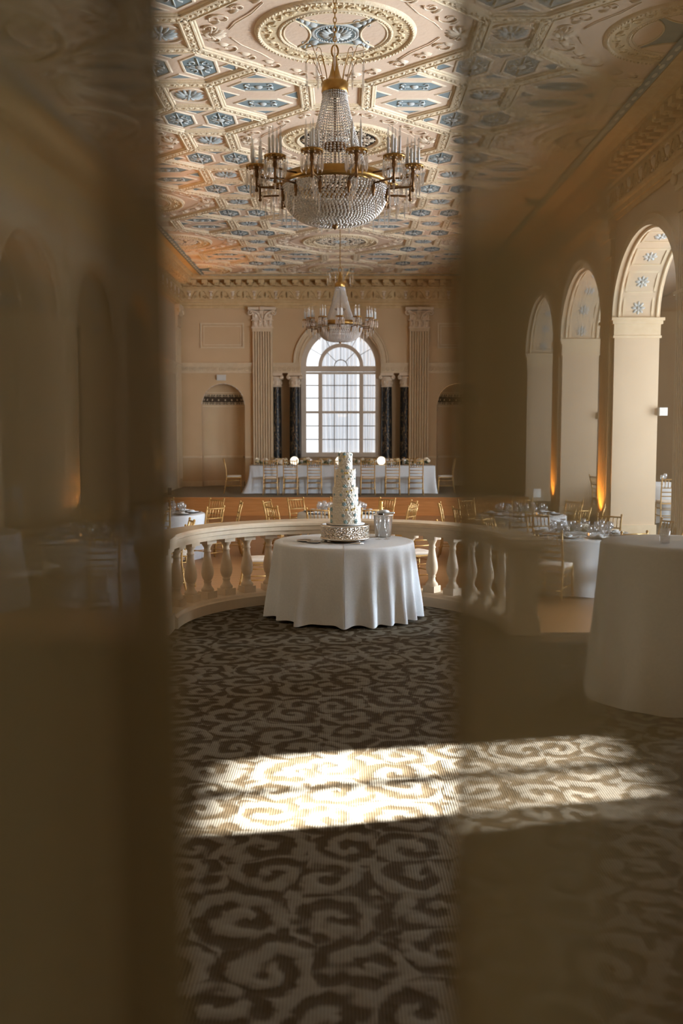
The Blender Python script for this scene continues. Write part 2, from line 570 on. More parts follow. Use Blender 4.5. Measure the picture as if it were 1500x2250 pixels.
    def prism(s, poly, z0, z1, xf=lambda x, y, z: (x, y, z), cap0=True, cap1=True):
        n = len(poly)
        vs = [xf(x, y, z0) for x, y in poly] + [xf(x, y, z1) for x, y in poly]
        fs = [(i, (i + 1) % n, n + (i + 1) % n, n + i) for i in range(n)]
        if cap0: fs.append(tuple(range(n - 1, -1, -1)))
        if cap1: fs.append(tuple(range(n, 2 * n)))
        s.add(vs, fs)
    def mesh(s, name, mats):
        me = bpy.data.meshes.new(name)
        me.from_pydata(s.v, [], s.f)
        me.polygons.foreach_set('use_smooth', s.sm)
        for m_ in (mats if isinstance(mats, (list, tuple)) else [mats]):
            me.materials.append(m_)
        me.update()
        return me
    def build(s, name, mats, parent=None):
        o = bpy.data.objects.new(name, s.mesh(name, mats))
        col.objects.link(o)
        if parent is not None:
            o.parent = parent
        return o

def tag(o, label=None, cat=None, group=None, kind=None):
    if label: o['label'] = label
    if cat: o['category'] = cat
    if group: o['group'] = group
    if kind: o['kind'] = kind
    return o

def empty(name, loc=(0, 0, 0), rz=0.0):
    o = bpy.data.objects.new(name, None)
    col.objects.link(o)
    o.empty_display_size = 0.1
    o.location = loc
    o.rotation_euler = (0, 0, rz)
    return o

KIDS = {}
def child_map():
    KIDS.clear()
    for o in bpy.data.objects:
        if o.parent is not None:
            KIDS.setdefault(o.parent.name, []).append(o)

def copy_tree(o, parent=None, label=None):
    c = o.copy()
    col.objects.link(c)
    if parent is not None:
        c.parent = parent
    if label: c['label'] = label
    for ch in KIDS.get(o.name, []):
        copy_tree(ch, c)
    return c

def struct(o, label, cat):
    return tag(o, label, cat, kind='structure')

W = 4.85          # half width of the hall between the arcades
TH = 0.79         # thickness of the arcade walls
YB = 30.4         # plane of the back wall
ZC = 6.42         # flat of the ceiling
WA = 8.6          # outer walls of the aisles
ZL = -0.34        # sunken dance floor
ZS = 0.13         # stage
YS = 25.5         # stage front edge
Y0 = 0.8          # entrance wall
AC = (0.05, 9.3)  # centre of the bow balcony
AR = 1.88         # its outer radius
FAR = [9.36, 13.53, 17.70, 21.87, 26.04]   # far jambs of the arches; unseen first bay closed to dim the floor
OPEN = 3.38
OPENS = {9.36: 3.66}
AH = 1.25         # rise of the arch
ZI = 3.80         # impost

# ================================================================== STRUCTURE
# carpeted platform with the bow balcony
b = MB()
arc = [(AC[0] + AR * math.cos(a), AC[1] + AR * math.sin(a)) for a in [PI * i / 32 for i in range(33)]]
LEDGE = 4.4
poly = [(-WA, -2.6), (WA, -2.6), (WA, YB + 0.6), (LEDGE, YB + 0.6), (LEDGE, 9.15)]
poly += [(AC[0] + AR, 9.15)] + arc + [(AC[0] - AR, 9.15)]
poly += [(-LEDGE, 9.15), (-LEDGE, YB + 0.6), (-WA, YB + 0.6)]
b.prism(poly, -0.55, 0.0)
fl = b.build('floor', M['carpet'])
struct(fl, 'brown and taupe scroll patterned carpet of the raised entrance floor', 'floor')
b = MB()
b.box(-LEDGE, LEDGE, 8.9, YS + 0.3, -0.6, ZL)
struct(b.build('floor.001', M['dancefloor']), 'golden wooden dance floor below the stage', 'floor')
# stage
b = MB()
b.box(-W, W, YS + 0.02, YB + 0.6, ZL, ZS)
stg = b.build('stage', M['stagecarpet'])
tag(stg, 'low carpeted stage with wooden front under the head table', 'stage', kind='structure')
b = MB()
b.box(-W, W, YS - 0.03, YS + 0.02, ZS - 0.035, ZS + 0.004)
b.box(-W, W, YS, YS + 0.02, ZL, ZS - 0.035)
b.box(-W, W, YS - 0.012, YS, ZS - 0.16, ZS - 0.12)
b.box(-W, W, YS - 0.012, YS, ZL, ZL + 0.09)
b.build('stage_front', M['stagewood'], stg)

# steps either side of the balcony
for sx in (-1, 1):
    b = MB()
    x0, x1 = (2.05, LEDGE) if sx > 0 else (-LEDGE, -2.0)
    b.box(x0, x1, 9.15, 9.5, ZL, -0.11)
    b.box(x0, x1, 9.5, 9.85, ZL, -0.225)
    tag(b.build('steps', M['carpet']), 'carpeted steps down to the dance floor, %s of the bow balcony' % ('right' if sx > 0 else 'left'), 'steps', kind='structure')

# ---- arcade walls
def arch_z(y, yc, a):
    t = max(0.0, 1 - ((y - yc) / a) ** 2)
    return ZI + AH * math.sqrt(t)

def arcade(sx, side):
    b = MB()
    xi, xo = sx * W, sx * (W + TH)
    xa, xb = min(xi, xo), max(xi, xo)
    ztop = ZC + 0.1
    a = OPEN / 2
    prev = Y0
    for f_ in FAR:
        y0, y1 = f_ - OPENS.get(f_, OPEN), f_
        if y0 > prev:
            b.box(xa, xb, prev, y0, ZL, ztop)
        n = 28
        a = (y1 - y0) / 2
        yc = (y0 + y1) / 2
        ys = [yc - a * math.cos(PI * i / n) for i in range(n + 1)]
        vs = []
        for y in ys:
            z = arch_z(y, yc, a)
            vs += [(xi, y, z), (xi, y, ztop), (xo, y, z), (xo, y, ztop)]
        fs = []
        for i in range(n):
            p, q = 4 * i, 4 * i + 4
            fs += [(p, q, q + 1, p + 1), (p + 2, p + 3, q + 3, q + 2), (p, p + 2, q + 2, q)]
        b.add(vs, fs)
        prev = y1
    b.box(xa, xb, prev, YB, ZL, ztop)
    wl = b.build('wall_%s' % side, M['arcade'])
    struct(wl, 'cream arcade wall with tall arches along the %s of the hall' % side, 'wall')
    # imposts, soffit mouldings, rosettes
    t = MB(); ro = MB(); pl = MB()
    prev = Y0
    for f_ in FAR + [YB]:
        y0, y1 = f_ - OPENS.get(f_, OPEN), f_
        if f_ == YB: y0 = YB
        if y0 - prev > 0.3:
            e = 0.05
            for (h0, h1, d) in ((ZI - 0.32, ZI - 0.28, .03), (ZI - 0.28, ZI - 0.08, .015), (ZI - 0.08, ZI - 0.02, .045), (ZI - 0.02, ZI + 0.03, .07)):
                t.box(xa - d, xb + d, prev - d, min(y0 + d, YB), h0, h1)
            t.box(xa - .025, xb + .025, prev - .025, min(y0 + .025, YB), 0.0, 0.18)
        if f_ != YB:
            yc = (y0 + y1) / 2
            a = (y1 - y0) / 2
            for fx in (0.06, TH - 0.06):
                pts = []
                for i in range(31):
                    y = yc - (a - 0.012) * math.cos(PI * i / 30)
                    z = ZI + (AH - 0.012) * math.sin(PI * i / 30)
                    pts.append((sx * (W + fx), y, z))
                t.tube(pts, 0.03, 5)
            # archivolt on the hall face
            path = []; out = []
            for i in range(31):
                an = PI * i / 30
                path.append((sx * W, yc - a * math.cos(an), ZI + AH * math.sin(an)))
                out.append(Vector((0, -math.cos(an) * AH, math.sin(an) * a)).normalized())
            t.sweep([(0.0, 0), (0.0, 0.05), (0.06, 0.04), (0.1, 0.02), (0.17, 0.035), (0.2, 0.0)], path, up=(-sx, 0, 0), out=out)
            # coffers on the soffit
            for an in (0.16, 0.52, 0.9, 1.28, PI / 2 + .28, PI - .9, PI - .52, PI - 0.16):
                c = Vector((sx * (W + TH / 2), yc - a * math.cos(an), ZI + AH * math.sin(an)))
                tn = Vector((0, a * math.sin(an), AH * math.cos(an))).normalized()
                nr = Vector((0, math.cos(an) * AH, -math.sin(an) * a)).normalized()
                hx = 0.25; hy = 0.2
                for s_ in (-1, 1):
                    t.tbox(c + tn * hy * s_, (1, 0, 0), tn, nr, hx + .02, .02, .02)
                    t.tbox(c + Vector((hx * s_, 0, 0)), (1, 0, 0), tn, nr, .02, hy, .02)
                for i in range(8):
                    aa = 2 * PI * i / 8
                    d = Vector((1, 0, 0)) * math.cos(aa) + tn * math.sin(aa)
                    ro.blob(c + d * 0.075, d * .055, d.cross(nr) * .03, nr * .03)
                ro.blob(c, (.035, 0, 0), tn * .035, nr * .045)
            # rays of the fluted pilasters are added on the piers
        pl_y = (prev + y0) / 2
        if prev > 2 and f_ != YB:
            pilaster_side(pl, sx, pl_y)
        prev = y1
    pilaster_side(pl, sx, YB - 0.62)
    t.build('arch_moulding', M['trim'], wl)
    ro.build('rosette', M['bluewhite'], wl)
    pl.build('pilasters', M['trim'], wl)
    return wl

def pilaster_side(b, sx, yc, w=0.56):
    d = 0.06
    xi = sx * W
    xq = sx * (W - d)
    b.box(min(xi, xq), max(xi, xq), yc - w / 2, yc + w / 2, ZL if yc < YS else ZS, 4.9)
    for i in range(7):
        y = yc - w / 2 + w * (i + .5) / 7
        x2 = sx * (W - d - 0.012)
        b.box(min(xq, x2), max(xq, x2), y + 0.018, y + 0.052, 0.4, 4.86)
    for (h0, h1, e) in ((4.9, 4.97, .03), (4.97, 5.2, .02), (5.2, 5.4, .06), (5.4, 5.52, .1)):
        x2 = sx * (W - d - e)
        b.box(min(xi, x2), max(xi, x2), yc - w / 2 - e, yc + w / 2 + e, h0, h1)
    for s_ in (-1, 1):
        b.ball((sx * (W - d - .08), yc + s_ * (w / 2 + .04), 5.36), (.06, .09, .09), 8, 5)

arcade(-1, 'left')
arcade(1, 'right')

# ---- aisles
for sx, side in ((-1, 'left'), (1, 'right')):
    b = MB()
    xa, xb = (WA, WA + 0.25) if sx > 0 else (-WA - 0.25, -WA)
    if sx > 0:
        # window that lets the sun in, y 6.55..7.78
        wy0, wy1, wz0, wz1 = 6.20, 7.62, 0.9, 3.10
        b.box(xa, xb, -2.6, wy0, 0, 5.4); b.box(xa, xb, wy1, YB + .6, 0, 5.4)
        b.box(xa, xb, wy0, wy1, 0, wz0); b.box(xa, xb, wy0, wy1, wz1, 5.4)
    else:
        b.box(xa, xb, -2.6, YB + .6, 0, 5.4)
    struct(b.build('wall_aisle_%s' % side, M['wall']), 'plain outer wall of the %s side aisle' % side, 'wall')
    b = MB()
    x0, x1 = sorted((sx * (W + TH), sx * WA))
    b.box(x0, x1, Y0, YB, 5.4, 5.5)
    struct(b.build('ceiling_aisle_%s' % side, M['ceil']), 'plain ceiling over the %s side aisle' % side, 'ceiling')
b = MB()
b.box(-WA - .25, -W - TH, YB, YB + .2, 0, 5.5)
b.box(W + TH, 7.80, YB, YB + .2, 0, 5.5); b.box(8.06, WA + .25, YB, YB + .2, 0, 5.5)
b.box(7.80, 8.06, YB, YB + .2, 0, .8); b.box(7.80, 8.06, YB, YB + .2, 3.6, 5.5)
struct(b.build('wall_aisle_end', M['wall']), 'end walls of the two side aisles', 'wall')
b = MB()
for x in (7.80, 8.02): b.box(x, x + .04, YB + .03, YB + .08, .8, 3.6)
for z in (.8, 1.5, 2.2, 2.9, 3.56): b.box(7.80, 8.06, YB + .03, YB + .08, z, z + .04)
struct(b.build('window_3', M['white_trim']), 'narrow window in the end wall of the right aisle', 'window')
b = MB()
for (y0, y1) in ((6.2, 6.26), (7.56, 7.62)):
    b.box(WA + .05, WA + .12, y0, y1, 0.9, 3.10)
b.box(WA + .05, WA + .12, 6.98, 7.10, .9, 3.10)
for z in (0.9, 1.6, 2.3, 2.72, 3.05):
    b.box(WA + .05, WA + .12, 6.2, 7.62, z, z + .05)
struct(b.build('window_2', M['white_trim']), 'sash window in the right aisle that lets in the sun', 'window')
k = 4
for yy in (11.4, 15.5, 19.7, 23.9):
    b = MB()
    for (y0, y1, z0, z1) in ((yy - 1.12, yy - 1.0, .75, 3.65), (yy + 1.0, yy + 1.12, .75, 3.65), (yy - 1.12, yy + 1.12, .75, .87), (yy - 1.12, yy + 1.12, 3.53, 3.65)):
        b.box(8.42, WA, y0, y1, z0, z1)
    for i in (-1, 0, 1): b.box(8.40, 8.44, yy + i * .5 - .02, yy + i * .5 + .02, .87, 3.53)
    for z in (1.5, 2.2, 2.9): b.box(8.40, 8.44, yy - 1, yy + 1, z - .02, z + .02)
    struct(b.build('window_%d' % k, M['white_trim']), 'large sash window in the outer wall of the right aisle', 'window'); k += 1
for sx in (-1, 1):  # frames added round the unseen entrance fill lights
    b = MB()
    x = sx * 2.9
    for (x0, x1, z0, z1) in ((x - 1.22, x - 1.1, 3.9, 5.9), (x + 1.1, x + 1.22, 3.9, 5.9), (x - 1.22, x + 1.22, 3.88, 4.0), (x - 1.22, x + 1.22, 5.8, 5.92)):
        b.box(x0, x1, Y0, .96, z0, z1)
    for i in (-1, 0, 1): b.box(x + i * .55 - .02, x + i * .55 + .02, .97, 1.0, 4.0, 5.8)
    struct(b.build('window_%d' % k, M['white_trim']), 'window frame added before the unseen fill light, %s of the doorway' % ('left' if sx < 0 else 'right'), 'window'); k += 1
# unseen block added outside the aisle to cut off the low sun
b = MB()
b.box(10.4, 11.4, 2, 13, -0.3, 2.96)
tag(b.build('sun_block', M['leafgreen']), 'unseen tall block added outside the right aisle window to cut the sun', 'sun_block', kind='structure')

# ---- entrance wall with doorway
b = MB()
b.box(-WA, -1.0, 0.62, Y0, 0, ZC + .1)
b.box(1.15, WA, 0.62, Y0, 0, ZC + .1)
b.box(-1.0, 1.15, 0.62, Y0, 2.75, ZC + .1)
struct(b.build('wall_near', M['wall']), 'entrance wall with the curtained doorway', 'wall')
b = MB()
b.box(-2.7, -2.6, -2.6, 0.62, 0, 3.0); b.box(2.6, 2.7, -2.6, .62, 0, 3.0)
b.box(-2.7, 2.7, -2.7, -2.6, 0, 3.0); b.box(-2.7, 2.7, -2.6, .62, 3.0, 3.1)
struct(b.build('wall_foyer', M['foyer']), 'brown walls and ceiling of the small foyer before the doorway', 'wall')

# ---- back wall with niches and the Palladian window bay
RW = 1.22     # radius of the window arch
BX = 2.05     # half width of the recessed bay
RD = 0.5      # depth of the recess
b = MB()
def arch_strip(b, cx, r, zc, y, ztop, x0, x1, n=24, flip=False):
    """front wall face around an arched opening, from x0 to x1, z up to ztop"""
    vs = []
    for i in range(n + 1):
        a = PI - PI * i / n
        vs += [(cx + r * math.cos(a), y, zc + r * math.sin(a)), (cx + r * math.cos(a), y, ztop)]
    fs = [(2 * i, 2 * i + 2, 2 * i + 3, 2 * i + 1) for i in range(n)]
    b.add(vs, fs)
NX, NR, NZ = 3.57, 0.655, 2.6
for sx in (-1, 1):
    cx = sx * NX
    xo, xi = sx * (W + TH), sx * BX
    e0, e1 = cx - NR, cx + NR
    lo, hi = min(xo, xi), max(xo, xi)
    zt = ZC + .1
    b.add([(lo, YB, ZS), (e0, YB, ZS), (e0, YB, zt), (lo, YB, zt)], [(0, 1, 2, 3)])
    b.add([(e1, YB, ZS), (hi, YB, ZS), (hi, YB, zt), (e1, YB, zt)], [(0, 1, 2, 3)])
    arch_strip(b, cx, NR, NZ, YB, zt, e0, e1)
    # niche: half cylinder and quarter dome
    n = 20
    vs = []
    zs = [ZS, NZ] + [NZ + NR * math.sin(PI / 2 * j / 8) for j in range(1, 9)]
    for j, z in enumerate(zs):
        rr = NR if j < 2 else NR * math.cos(PI / 2 * (j - 1) / 8)
        for i in range(n + 1):
            a = PI - PI * i / n
            vs.append((cx + rr * math.cos(a), YB + rr * math.sin(a) * 0.9, z))
    fs = []
    for j in range(len(zs) - 1):
        for i in range(n):
            p = j * (n + 1) + i
            fs.append((p, p + 1, p + n + 2, p + n + 1))
    b.add(vs, fs, True)
    # recess side, back
    yr = YB + RD
    b.add([(sx * BX, YB, ZS), (sx * BX, yr, ZS), (sx * BX, yr, 3.87), (sx * BX, YB, 3.87)], [(0, 1, 2, 3)])
    b.add([(sx * RW, yr, ZS), (sx * BX, yr, ZS), (sx * BX, yr, 3.87), (sx * RW, yr, 3.87)], [(0, 1, 2, 3)])
    b.add([(sx * RW, YB, 3.57), (sx * BX, YB, 3.57), (sx * BX, yr, 3.57), (sx * RW, yr, 3.57)], [(0, 1, 2, 3)])
    b.add([(sx * RW, YB, 3.57), (sx * BX, YB, 3.57), (sx * BX, YB, zt), (sx * RW, YB, zt)], [(0, 1, 2, 3)])
    b.add([(sx * RW, YB, 3.57), (sx * RW, yr, 3.57), (sx * RW, yr, 3.8), (sx * RW, YB, 3.8)], [(0, 1, 2, 3)])
arch_strip(b, 0, RW, 3.8, YB, ZC + .1, -RW, RW, 40)
vs = []
for i in range(41):
    a = PI - PI * i / 40
    vs += [(RW * math.cos(a), YB, 3.8 + RW * math.sin(a)), (RW * math.cos(a), YB + RD, 3.8 + RW * math.sin(a))]
b.add(vs, [(2 * i, 2 * i + 2, 2 * i + 3, 2 * i + 1) for i in range(40)])
b.box(-RW, RW, YB + RD - .02, YB + RD + .1, ZS, 1.08)
wb = b.build('wall_back', M['wall'])
struct(wb, 'cream back wall with arched niches and a columned window bay', 'wall')

# trim on the back wall: string course, panel frames, chair rail, skirting, archivolt
t = MB()
def course(x0, x1):
    for (h0, h1, d) in ((3.57, 3.60, .05), (3.60, 3.78, .03), (3.78, 3.815, .06), (3.815, 3.85, .09), (3.85, 3.875, .11)):
        t.box(x0, x1, YB - d, YB, h0, h1)
    n = int((x1 - x0) / 0.125)
    for i in range(n):
        cx = x0 + (i + .5) * (x1 - x0) / n
        pts = [(cx + .048 * math.cos(q), YB - .034, 3.69 + .055 * math.sin(q)) for q in [2 * PI * k / 10 for k in range(10)]]
        t.tube(pts, .011, 4, closed=True)
        t.blob((cx, YB - .03, 3.69), (.022, 0, 0), (0, 0, .022), (0, -.016, 0))
course(-W, -2.66); course(2.66, W)
course(-BX, -RW - .0); course(RW, BX)
def frame(x0, x1, z0, z1, wdt, d):
    t.box(x0, x1, YB - d, YB, z0, z0 + wdt); t.box(x0, x1, YB - d, YB, z1 - wdt, z1)
    t.box(x0, x0 + wdt, YB - d, YB, z0 + wdt, z1 - wdt); t.box(x1 - wdt, x1, YB - d, YB, z0 + wdt, z1 - wdt)
for sx in (-1, 1):
    x0, x1 = sorted((sx * 4.24, sx * 2.92))
    frame(x0, x1, 4.315, 5.07, .045, .03)
    frame(x0 + .085, x1 - .085, 4.40, 4.985, .03, .016)
    # chair rail and skirting round wing and niche
    for (z0, z1, d) in ((1.0, 1.06, .05), (ZS, ZS + .16, .04)):
        xa, xb = sorted((sx * (NX + NR), sx * W)); t.box(xa, xb, YB - d, YB, z0, z1)
        xa, xb = sorted((sx * 2.66, sx * (NX - NR))); t.box(xa, xb, YB - d, YB, z0, z1)
        path = []; out = []
        for i in range(21):
            a = PI * i / 20
            path.append((sx * NX + NR * math.cos(a), YB + NR * math.sin(a) * .9, z0))
            out.append((-math.cos(a), -math.sin(a), 0))
        t.sweep([(0, 0), (d, 0), (d, z1 - z0), (0, z1 - z0)], path, out=out, caps=False)
    # thin mouldings above and below the niche fret band
    for z0 in (2.56, 2.98):
        rr = NR if z0 < 2.6 else math.sqrt(NR ** 2 - (z0 - NZ) ** 2)
        path = []; out = []
        for i in range(21):
            a = PI * i / 20
            path.append((sx * NX + rr * math.cos(a), YB + rr * math.sin(a) * .9, z0))
            out.append((-math.cos(a), -math.sin(a), 0))
        t.sweep([(0, 0), (.025, 0), (.025, .03), (0, .03)], path, out=out, caps=False)
path = []; out = []
for i in range(49):
    a = PI - PI * i / 48
    path.append((RW * math.cos(a), YB, 3.87 + RW * math.sin(a) * 0.985)); out.append((math.cos(a), 0, math.sin(a)))
t.sweep([(0, 0), (0, .05), (.05, .06), (.06, .03), (.16, .03), (.17, .07), (.21, .08), (.225, 0)], path, up=(0, -1, 0), out=out)
tr = t.build('trim_1', M['trim'])
struct(tr, 'carved string course, panel frames and archivolt on the back wall', 'trim')

# fret bands in the niches
for sx in (-1, 1):
    g = MB(); h = MB()
    cx = sx * NX
    n = 30
    vs = []
    for z in (2.62, 2.95):
        rr = math.sqrt(NR ** 2 - max(0, z - NZ) ** 2) - .006
        for i in range(n + 1):
            a = PI - PI * i / n
            vs.append((cx + rr * math.cos(a), YB + rr * math.sin(a) * .9, z))
    h.add(vs, [(i, i + 1, n + 2 + i, n + 1 + i) for i in range(n)], True)
    for k in range(9):
        ac = PI * (k + .5) / 9
        def pt(u, v):
            z = 2.785 + v
            rr = math.sqrt(NR ** 2 - max(0, z - NZ) ** 2) - .014
            a = ac + u / NR
            return (cx + rr * math.cos(a), YB + rr * math.sin(a) * .9, z)
        for s_ in (-1, 1):
            g.tube([pt(s_ * .1, v) for v in (-.16, -.05, .05, .16)], .012, 4)
            for q in (-1, 1):
                g.tube([pt(s_ * (.05 + (.045 - .004 * i) * math.cos(i * .75) * .8), q * (.07 + (.055 - .005 * i) * math.sin(i * .75))) for i in range(9)], .012, 4)
        g.tube([pt(0, v) for v in (-.15, -.07, .0, .07, .15)], .012, 4)
        g.blob(pt(0, 0), (.035, 0, 0), (0, 0, .05), (0, -.02, 0))
    for v in (-.155, .155):
        rr = math.sqrt(NR ** 2 - max(0, 2.785 + v - NZ) ** 2) - .012
        g.tube([(cx + rr * math.cos(PI * i / 24), YB + rr * math.sin(PI * i / 24) * .9, 2.785 + v) for i in range(25)], .012, 4)
    o = h.build('trim_%d' % (2 if sx < 0 else 3), M['grille_dark'])
    struct(o, 'dark fretwork band inside the %s back niche' % ('left' if sx < 0 else 'right'), 'trim')
    g.build('fretwork', M['trim'], o)

# big fluted pilasters with capitals
for sx in (-1, 1):
    b = MB(); c = MB()
    cx = sx * 2.36
    wd = .3
    b.box(cx - wd, cx + wd, YB - .10, YB, ZS + .2, 4.9)
    for i in range(8):
        x = cx - wd + .035 + (2 * wd - .07) * i / 7
        b.box(x - .019, x + .019, YB - .15, YB - .1, ZS + .42, 4.82)
    b.box(cx - wd, cx + wd, YB - .155, YB - .1, 4.80, 4.9)
    b.box(cx - wd, cx + wd, YB - .155, YB - .1, ZS + .2, ZS + .45)
    for (h0, h1, d) in ((ZS, ZS + .12, .09), (ZS + .12, ZS + .17, .06), (ZS + .17, ZS + .22, .03)):
        b.box(cx - wd - d, cx + wd + d, YB - .135 - d, YB, h0, h1)
    o = b.build('pilaster', M['trim'])
    struct(o, 'fluted cream pilaster on the %s of the window bay' % ('left' if sx < 0 else 'right'), 'pilaster')
    # capital
    c.box(cx - wd - .02, cx + wd + .02, YB - .17, YB, 4.9, 4.94)
    c.box(cx - wd + .01, cx + wd - .01, YB - .13, YB, 4.94, 5.42)
    c.box(cx - wd - .03, cx + wd + .03, YB - .16, YB, 5.13, 5.155)
    c.box(cx - wd - .12, cx + wd + .12, YB - .21, YB, 5.44, 5.52)
    c.box(cx - .06, cx + .06, YB - .26, YB, 5.42, 5.52)
    for k in range(4):
        x = cx + (-.225 + .15 * k)
        c.blob((x, YB - .13, 5.03), (.06, 0, 0), (0, 0, .1), (0, -.05, 0))
        c.blob((x, YB - .16, 5.105), (.045, 0, 0), (0, 0, .035), (0, -.04, 0))
    for s_ in (-1, 1):
        # S-curved bell arms rising to the volutes
        pts = []
        for i in range(15):
            u = i / 14
            pts.append((cx + s_ * (.06 + .30 * u ** 1.9), YB - .14 - .03 * u, 5.16 + .25 * math.sin(u * PI / 2)))
        c.tube(pts, .028, 6)
        for sp in range(22):
            pass
        ctr = (cx + s_ * .345, 5.355)
        pts = [(ctr[0] + s_ * (.085 - .0037 * i) * math.cos(1.6 - i * .42), YB - .17, ctr[1] + (.085 - .0037 * i) * math.sin(1.6 - i * .42)) for i in range(20)]
        c.tube(pts, .02, 5)
        ctr = (cx + s_ * .10, 5.35)
        pts = [(ctr[0] - s_ * (.05 - .0028 * i) * math.cos(1.6 - i * .45), YB - .15, ctr[1] + (.05 - .0028 * i) * math.sin(1.6 - i * .45)) for i in range(15)]
        c.tube(pts, .013, 4)
        c.blob((cx + s_ * .21, YB - .13, 5.27), (.06, 0, 0), (0, 0, .07), (0, -.04, 0))
    c.blob((cx, YB - .13, 5.26), (.05, 0, 0), (0, 0, .11), (0, -.05, 0))
    c.build('capital', M['relief'], o)

# marble columns of the bay
for i, x in enumerate((-1.97, -1.40, 1.40, 1.97)):
    o = empty('marble_column', (x, YB + .16, ZS))
    struct(o, ('outer' if abs(x) > 1.6 else 'inner') + ' black gold-veined marble column %s of the arched window' % ('left' if x < 0 else 'right'), 'column')
    r = .168
    b = MB(); b.lathe([(r * 1.0, .2), (r, 1.2), (r * .97, 2.2), (r * .92, 3.03)], n=24); b.build('shaft', M['marble'], o)
    b = MB(); b.lathe([(0, 0), (.23, 0), (.23, .06), (.25, .09), (.23, .13), (.19, .14), (.2, .18), (.17, .21)], n=20); b.build('base', M['trim'], o)
    b = MB()
    b.lathe([(r * .93, 3.02), (r * 1.1, 3.04), (r * .95, 3.07), (r * .95, 3.22), (r * 1.1, 3.27), (r * 1.2, 3.34), (0, 3.34)], n=16)
    b.box(-.2, .2, -.2, .2, 3.36, 3.44)
    for s_ in (-1, 1):
        for yy in (-.19,):
            pts = [(s_ * (.175 + (.07 - .0034 * k) * math.cos(1.57 - k * .42) * -s_ * -1 * s_), yy, 3.31 + (.07 - .0034 * k) * math.sin(1.57 - k * .42)) for k in range(18)]
            b.tube(pts, .018, 5)
        b.tube([(s_ * .175, -.2, 3.31), (s_ * .175, .2, 3.31)], .05, 8)
    for k in range(9):
        a = 2 * PI * k / 9
        b.blob((r * .95 * math.cos(a), r * .95 * math.sin(a), 3.15), (-.03 * math.sin(a), .03 * math.cos(a), 0), (0, 0, .07), (.03 * math.cos(a), .03 * math.sin(a), 0))
    b.build('capital', M['relief'], o)

# ---- arched window
YW = YB + RD - .06
win = empty('window_1', (0, YW, 0))
struct(win, 'tall arched window with white frame behind the head table', 'window')
b = MB()
def fr(x0, x1, z0, z1, d=.07):
    b.box(x0, x1, -d, d, z0, z1)
fr(-1.22, -1.065, 1.16, 3.64, .09); fr(1.065, 1.22, 1.16, 3.64, .09)
fr(-.69, -.57, 1.16, 3.56); fr(.57, .69, 1.16, 3.56)
fr(-1.22, 1.22, 1.02, 1.16, .09)
fr(-1.065, 1.065, 3.56, 3.62, .06); fr(-1.22, 1.22, 3.64, 3.80, .1)
fr(-1.07, 1.07, 2.36, 2.43, .06)
def arcbar(r0, r1, d, n=36):
    path = []; out = []
    for i in range(n + 1):
        a = PI - PI * i / n
        path.append((0, 0, 3.80)); out.append((math.cos(a), 0, math.sin(a)))
    b.sweep([(r0, -d), (r1, -d), (r1, d), (r0, d), (r0, -d)], path, up=(0, 1, 0), out=out)
arcbar(1.06, 1.23, .09); arcbar(.58, .69, .06)
b.build('frame', M['white_trim'], win)
b = MB()
for z in (1.56, 1.975, 2.83, 3.215):
    fr(-1.07, 1.07, z - .013, z + .013, .02)
for x in (-.2, .2):
    fr(x - .013, x + .013, 1.13, 3.6, .02)
arcbar(.185, .21, .02, 20)
for a in (R(45), R(90), R(135)):
    b.tube([(.2 * math.cos(a), 0, 3.8 + .2 * math.sin(a)), (.6 * math.cos(a), 0, 3.8 + .6 * math.sin(a))], .011, 4)
for a in (R(30), R(60), R(120), R(150)):
    b.tube([(.68 * math.cos(a), 0, 3.8 + .68 * math.sin(a)), (1.07 * math.cos(a), 0, 3.8 + 1.07 * math.sin(a))], .011, 4)
b.build('glazing_bars', M['muntin'], win)
b = MB()
b.box(-1.1, 1.1, -.004, .004, 1.1, 3.75)
b.disc((0, 0, 0), 0.001, 3)
vs = [(0, 0.0, 3.8)] + [(1.08 * math.cos(PI * i / 30), 0.0, 3.8 + 1.08 * math.sin(PI * i / 30)) for i in range(31)]
b.add(vs, [(0, i + 1, i + 2) for i in range(30)])
b.build('pane', M['pane'], win)
# sheer white drapes behind the glass
def drape(x0, x1, z0, ztopf, y, n, amp, pleats):
    b = MB()
    rows = 14
    vs = []
    for j in range(rows + 1):
        for i in range(n + 1):
            u = i / n
            x = x0 + (x1 - x0) * u
            zt = ztopf(x)
            v = j / rows
            z = z0 + (zt - z0) * v
            yy = y + amp * math.sin(u * pleats * 2 * PI + .8 * math.sin(u * 9)) + .4 * amp * math.sin(u * pleats * 5.1 + 2)
            xx = x + (1 - v) ** 2 * .05 * math.sin(u * 7)
            vs.append((xx, yy, z))
    fs = []
    for j in range(rows):
        for i in range(n):
            p = j * (n + 1) + i
            fs.append((p, p + 1, p + n + 2, p + n + 1))
    b.add(vs, fs, True)
    return b
zf = lambda x: 3.8 + math.sqrt(max(0, 1.15 ** 2 - x * x)) if abs(x) < 1.15 else 3.8
tag(drape(-.62, .50, 1.04, zf, YB + RD + .16, 110, .035, 9).build('sheer_drape', M['whitesheer']), 'white sheer drape behind the middle of the arched window', 'curtain')
tag(drape(.56, 1.14, 1.04, zf, YB + RD + .17, 60, .035, 6).build('sheer_drape', M['whitesheer']), 'narrow white sheer drape behind the right of the arched window', 'curtain')

# emergency light above the left niche
b = MB()
b.box(-3.74, -3.50, YB - .1, YB, 3.37, 3.50)
b.box(-3.76, -3.48, YB - .02, YB, 3.35, 3.52)
tag(b.build('emergency_light', M['plastic']), 'small white wall box above the left niche', 'light')

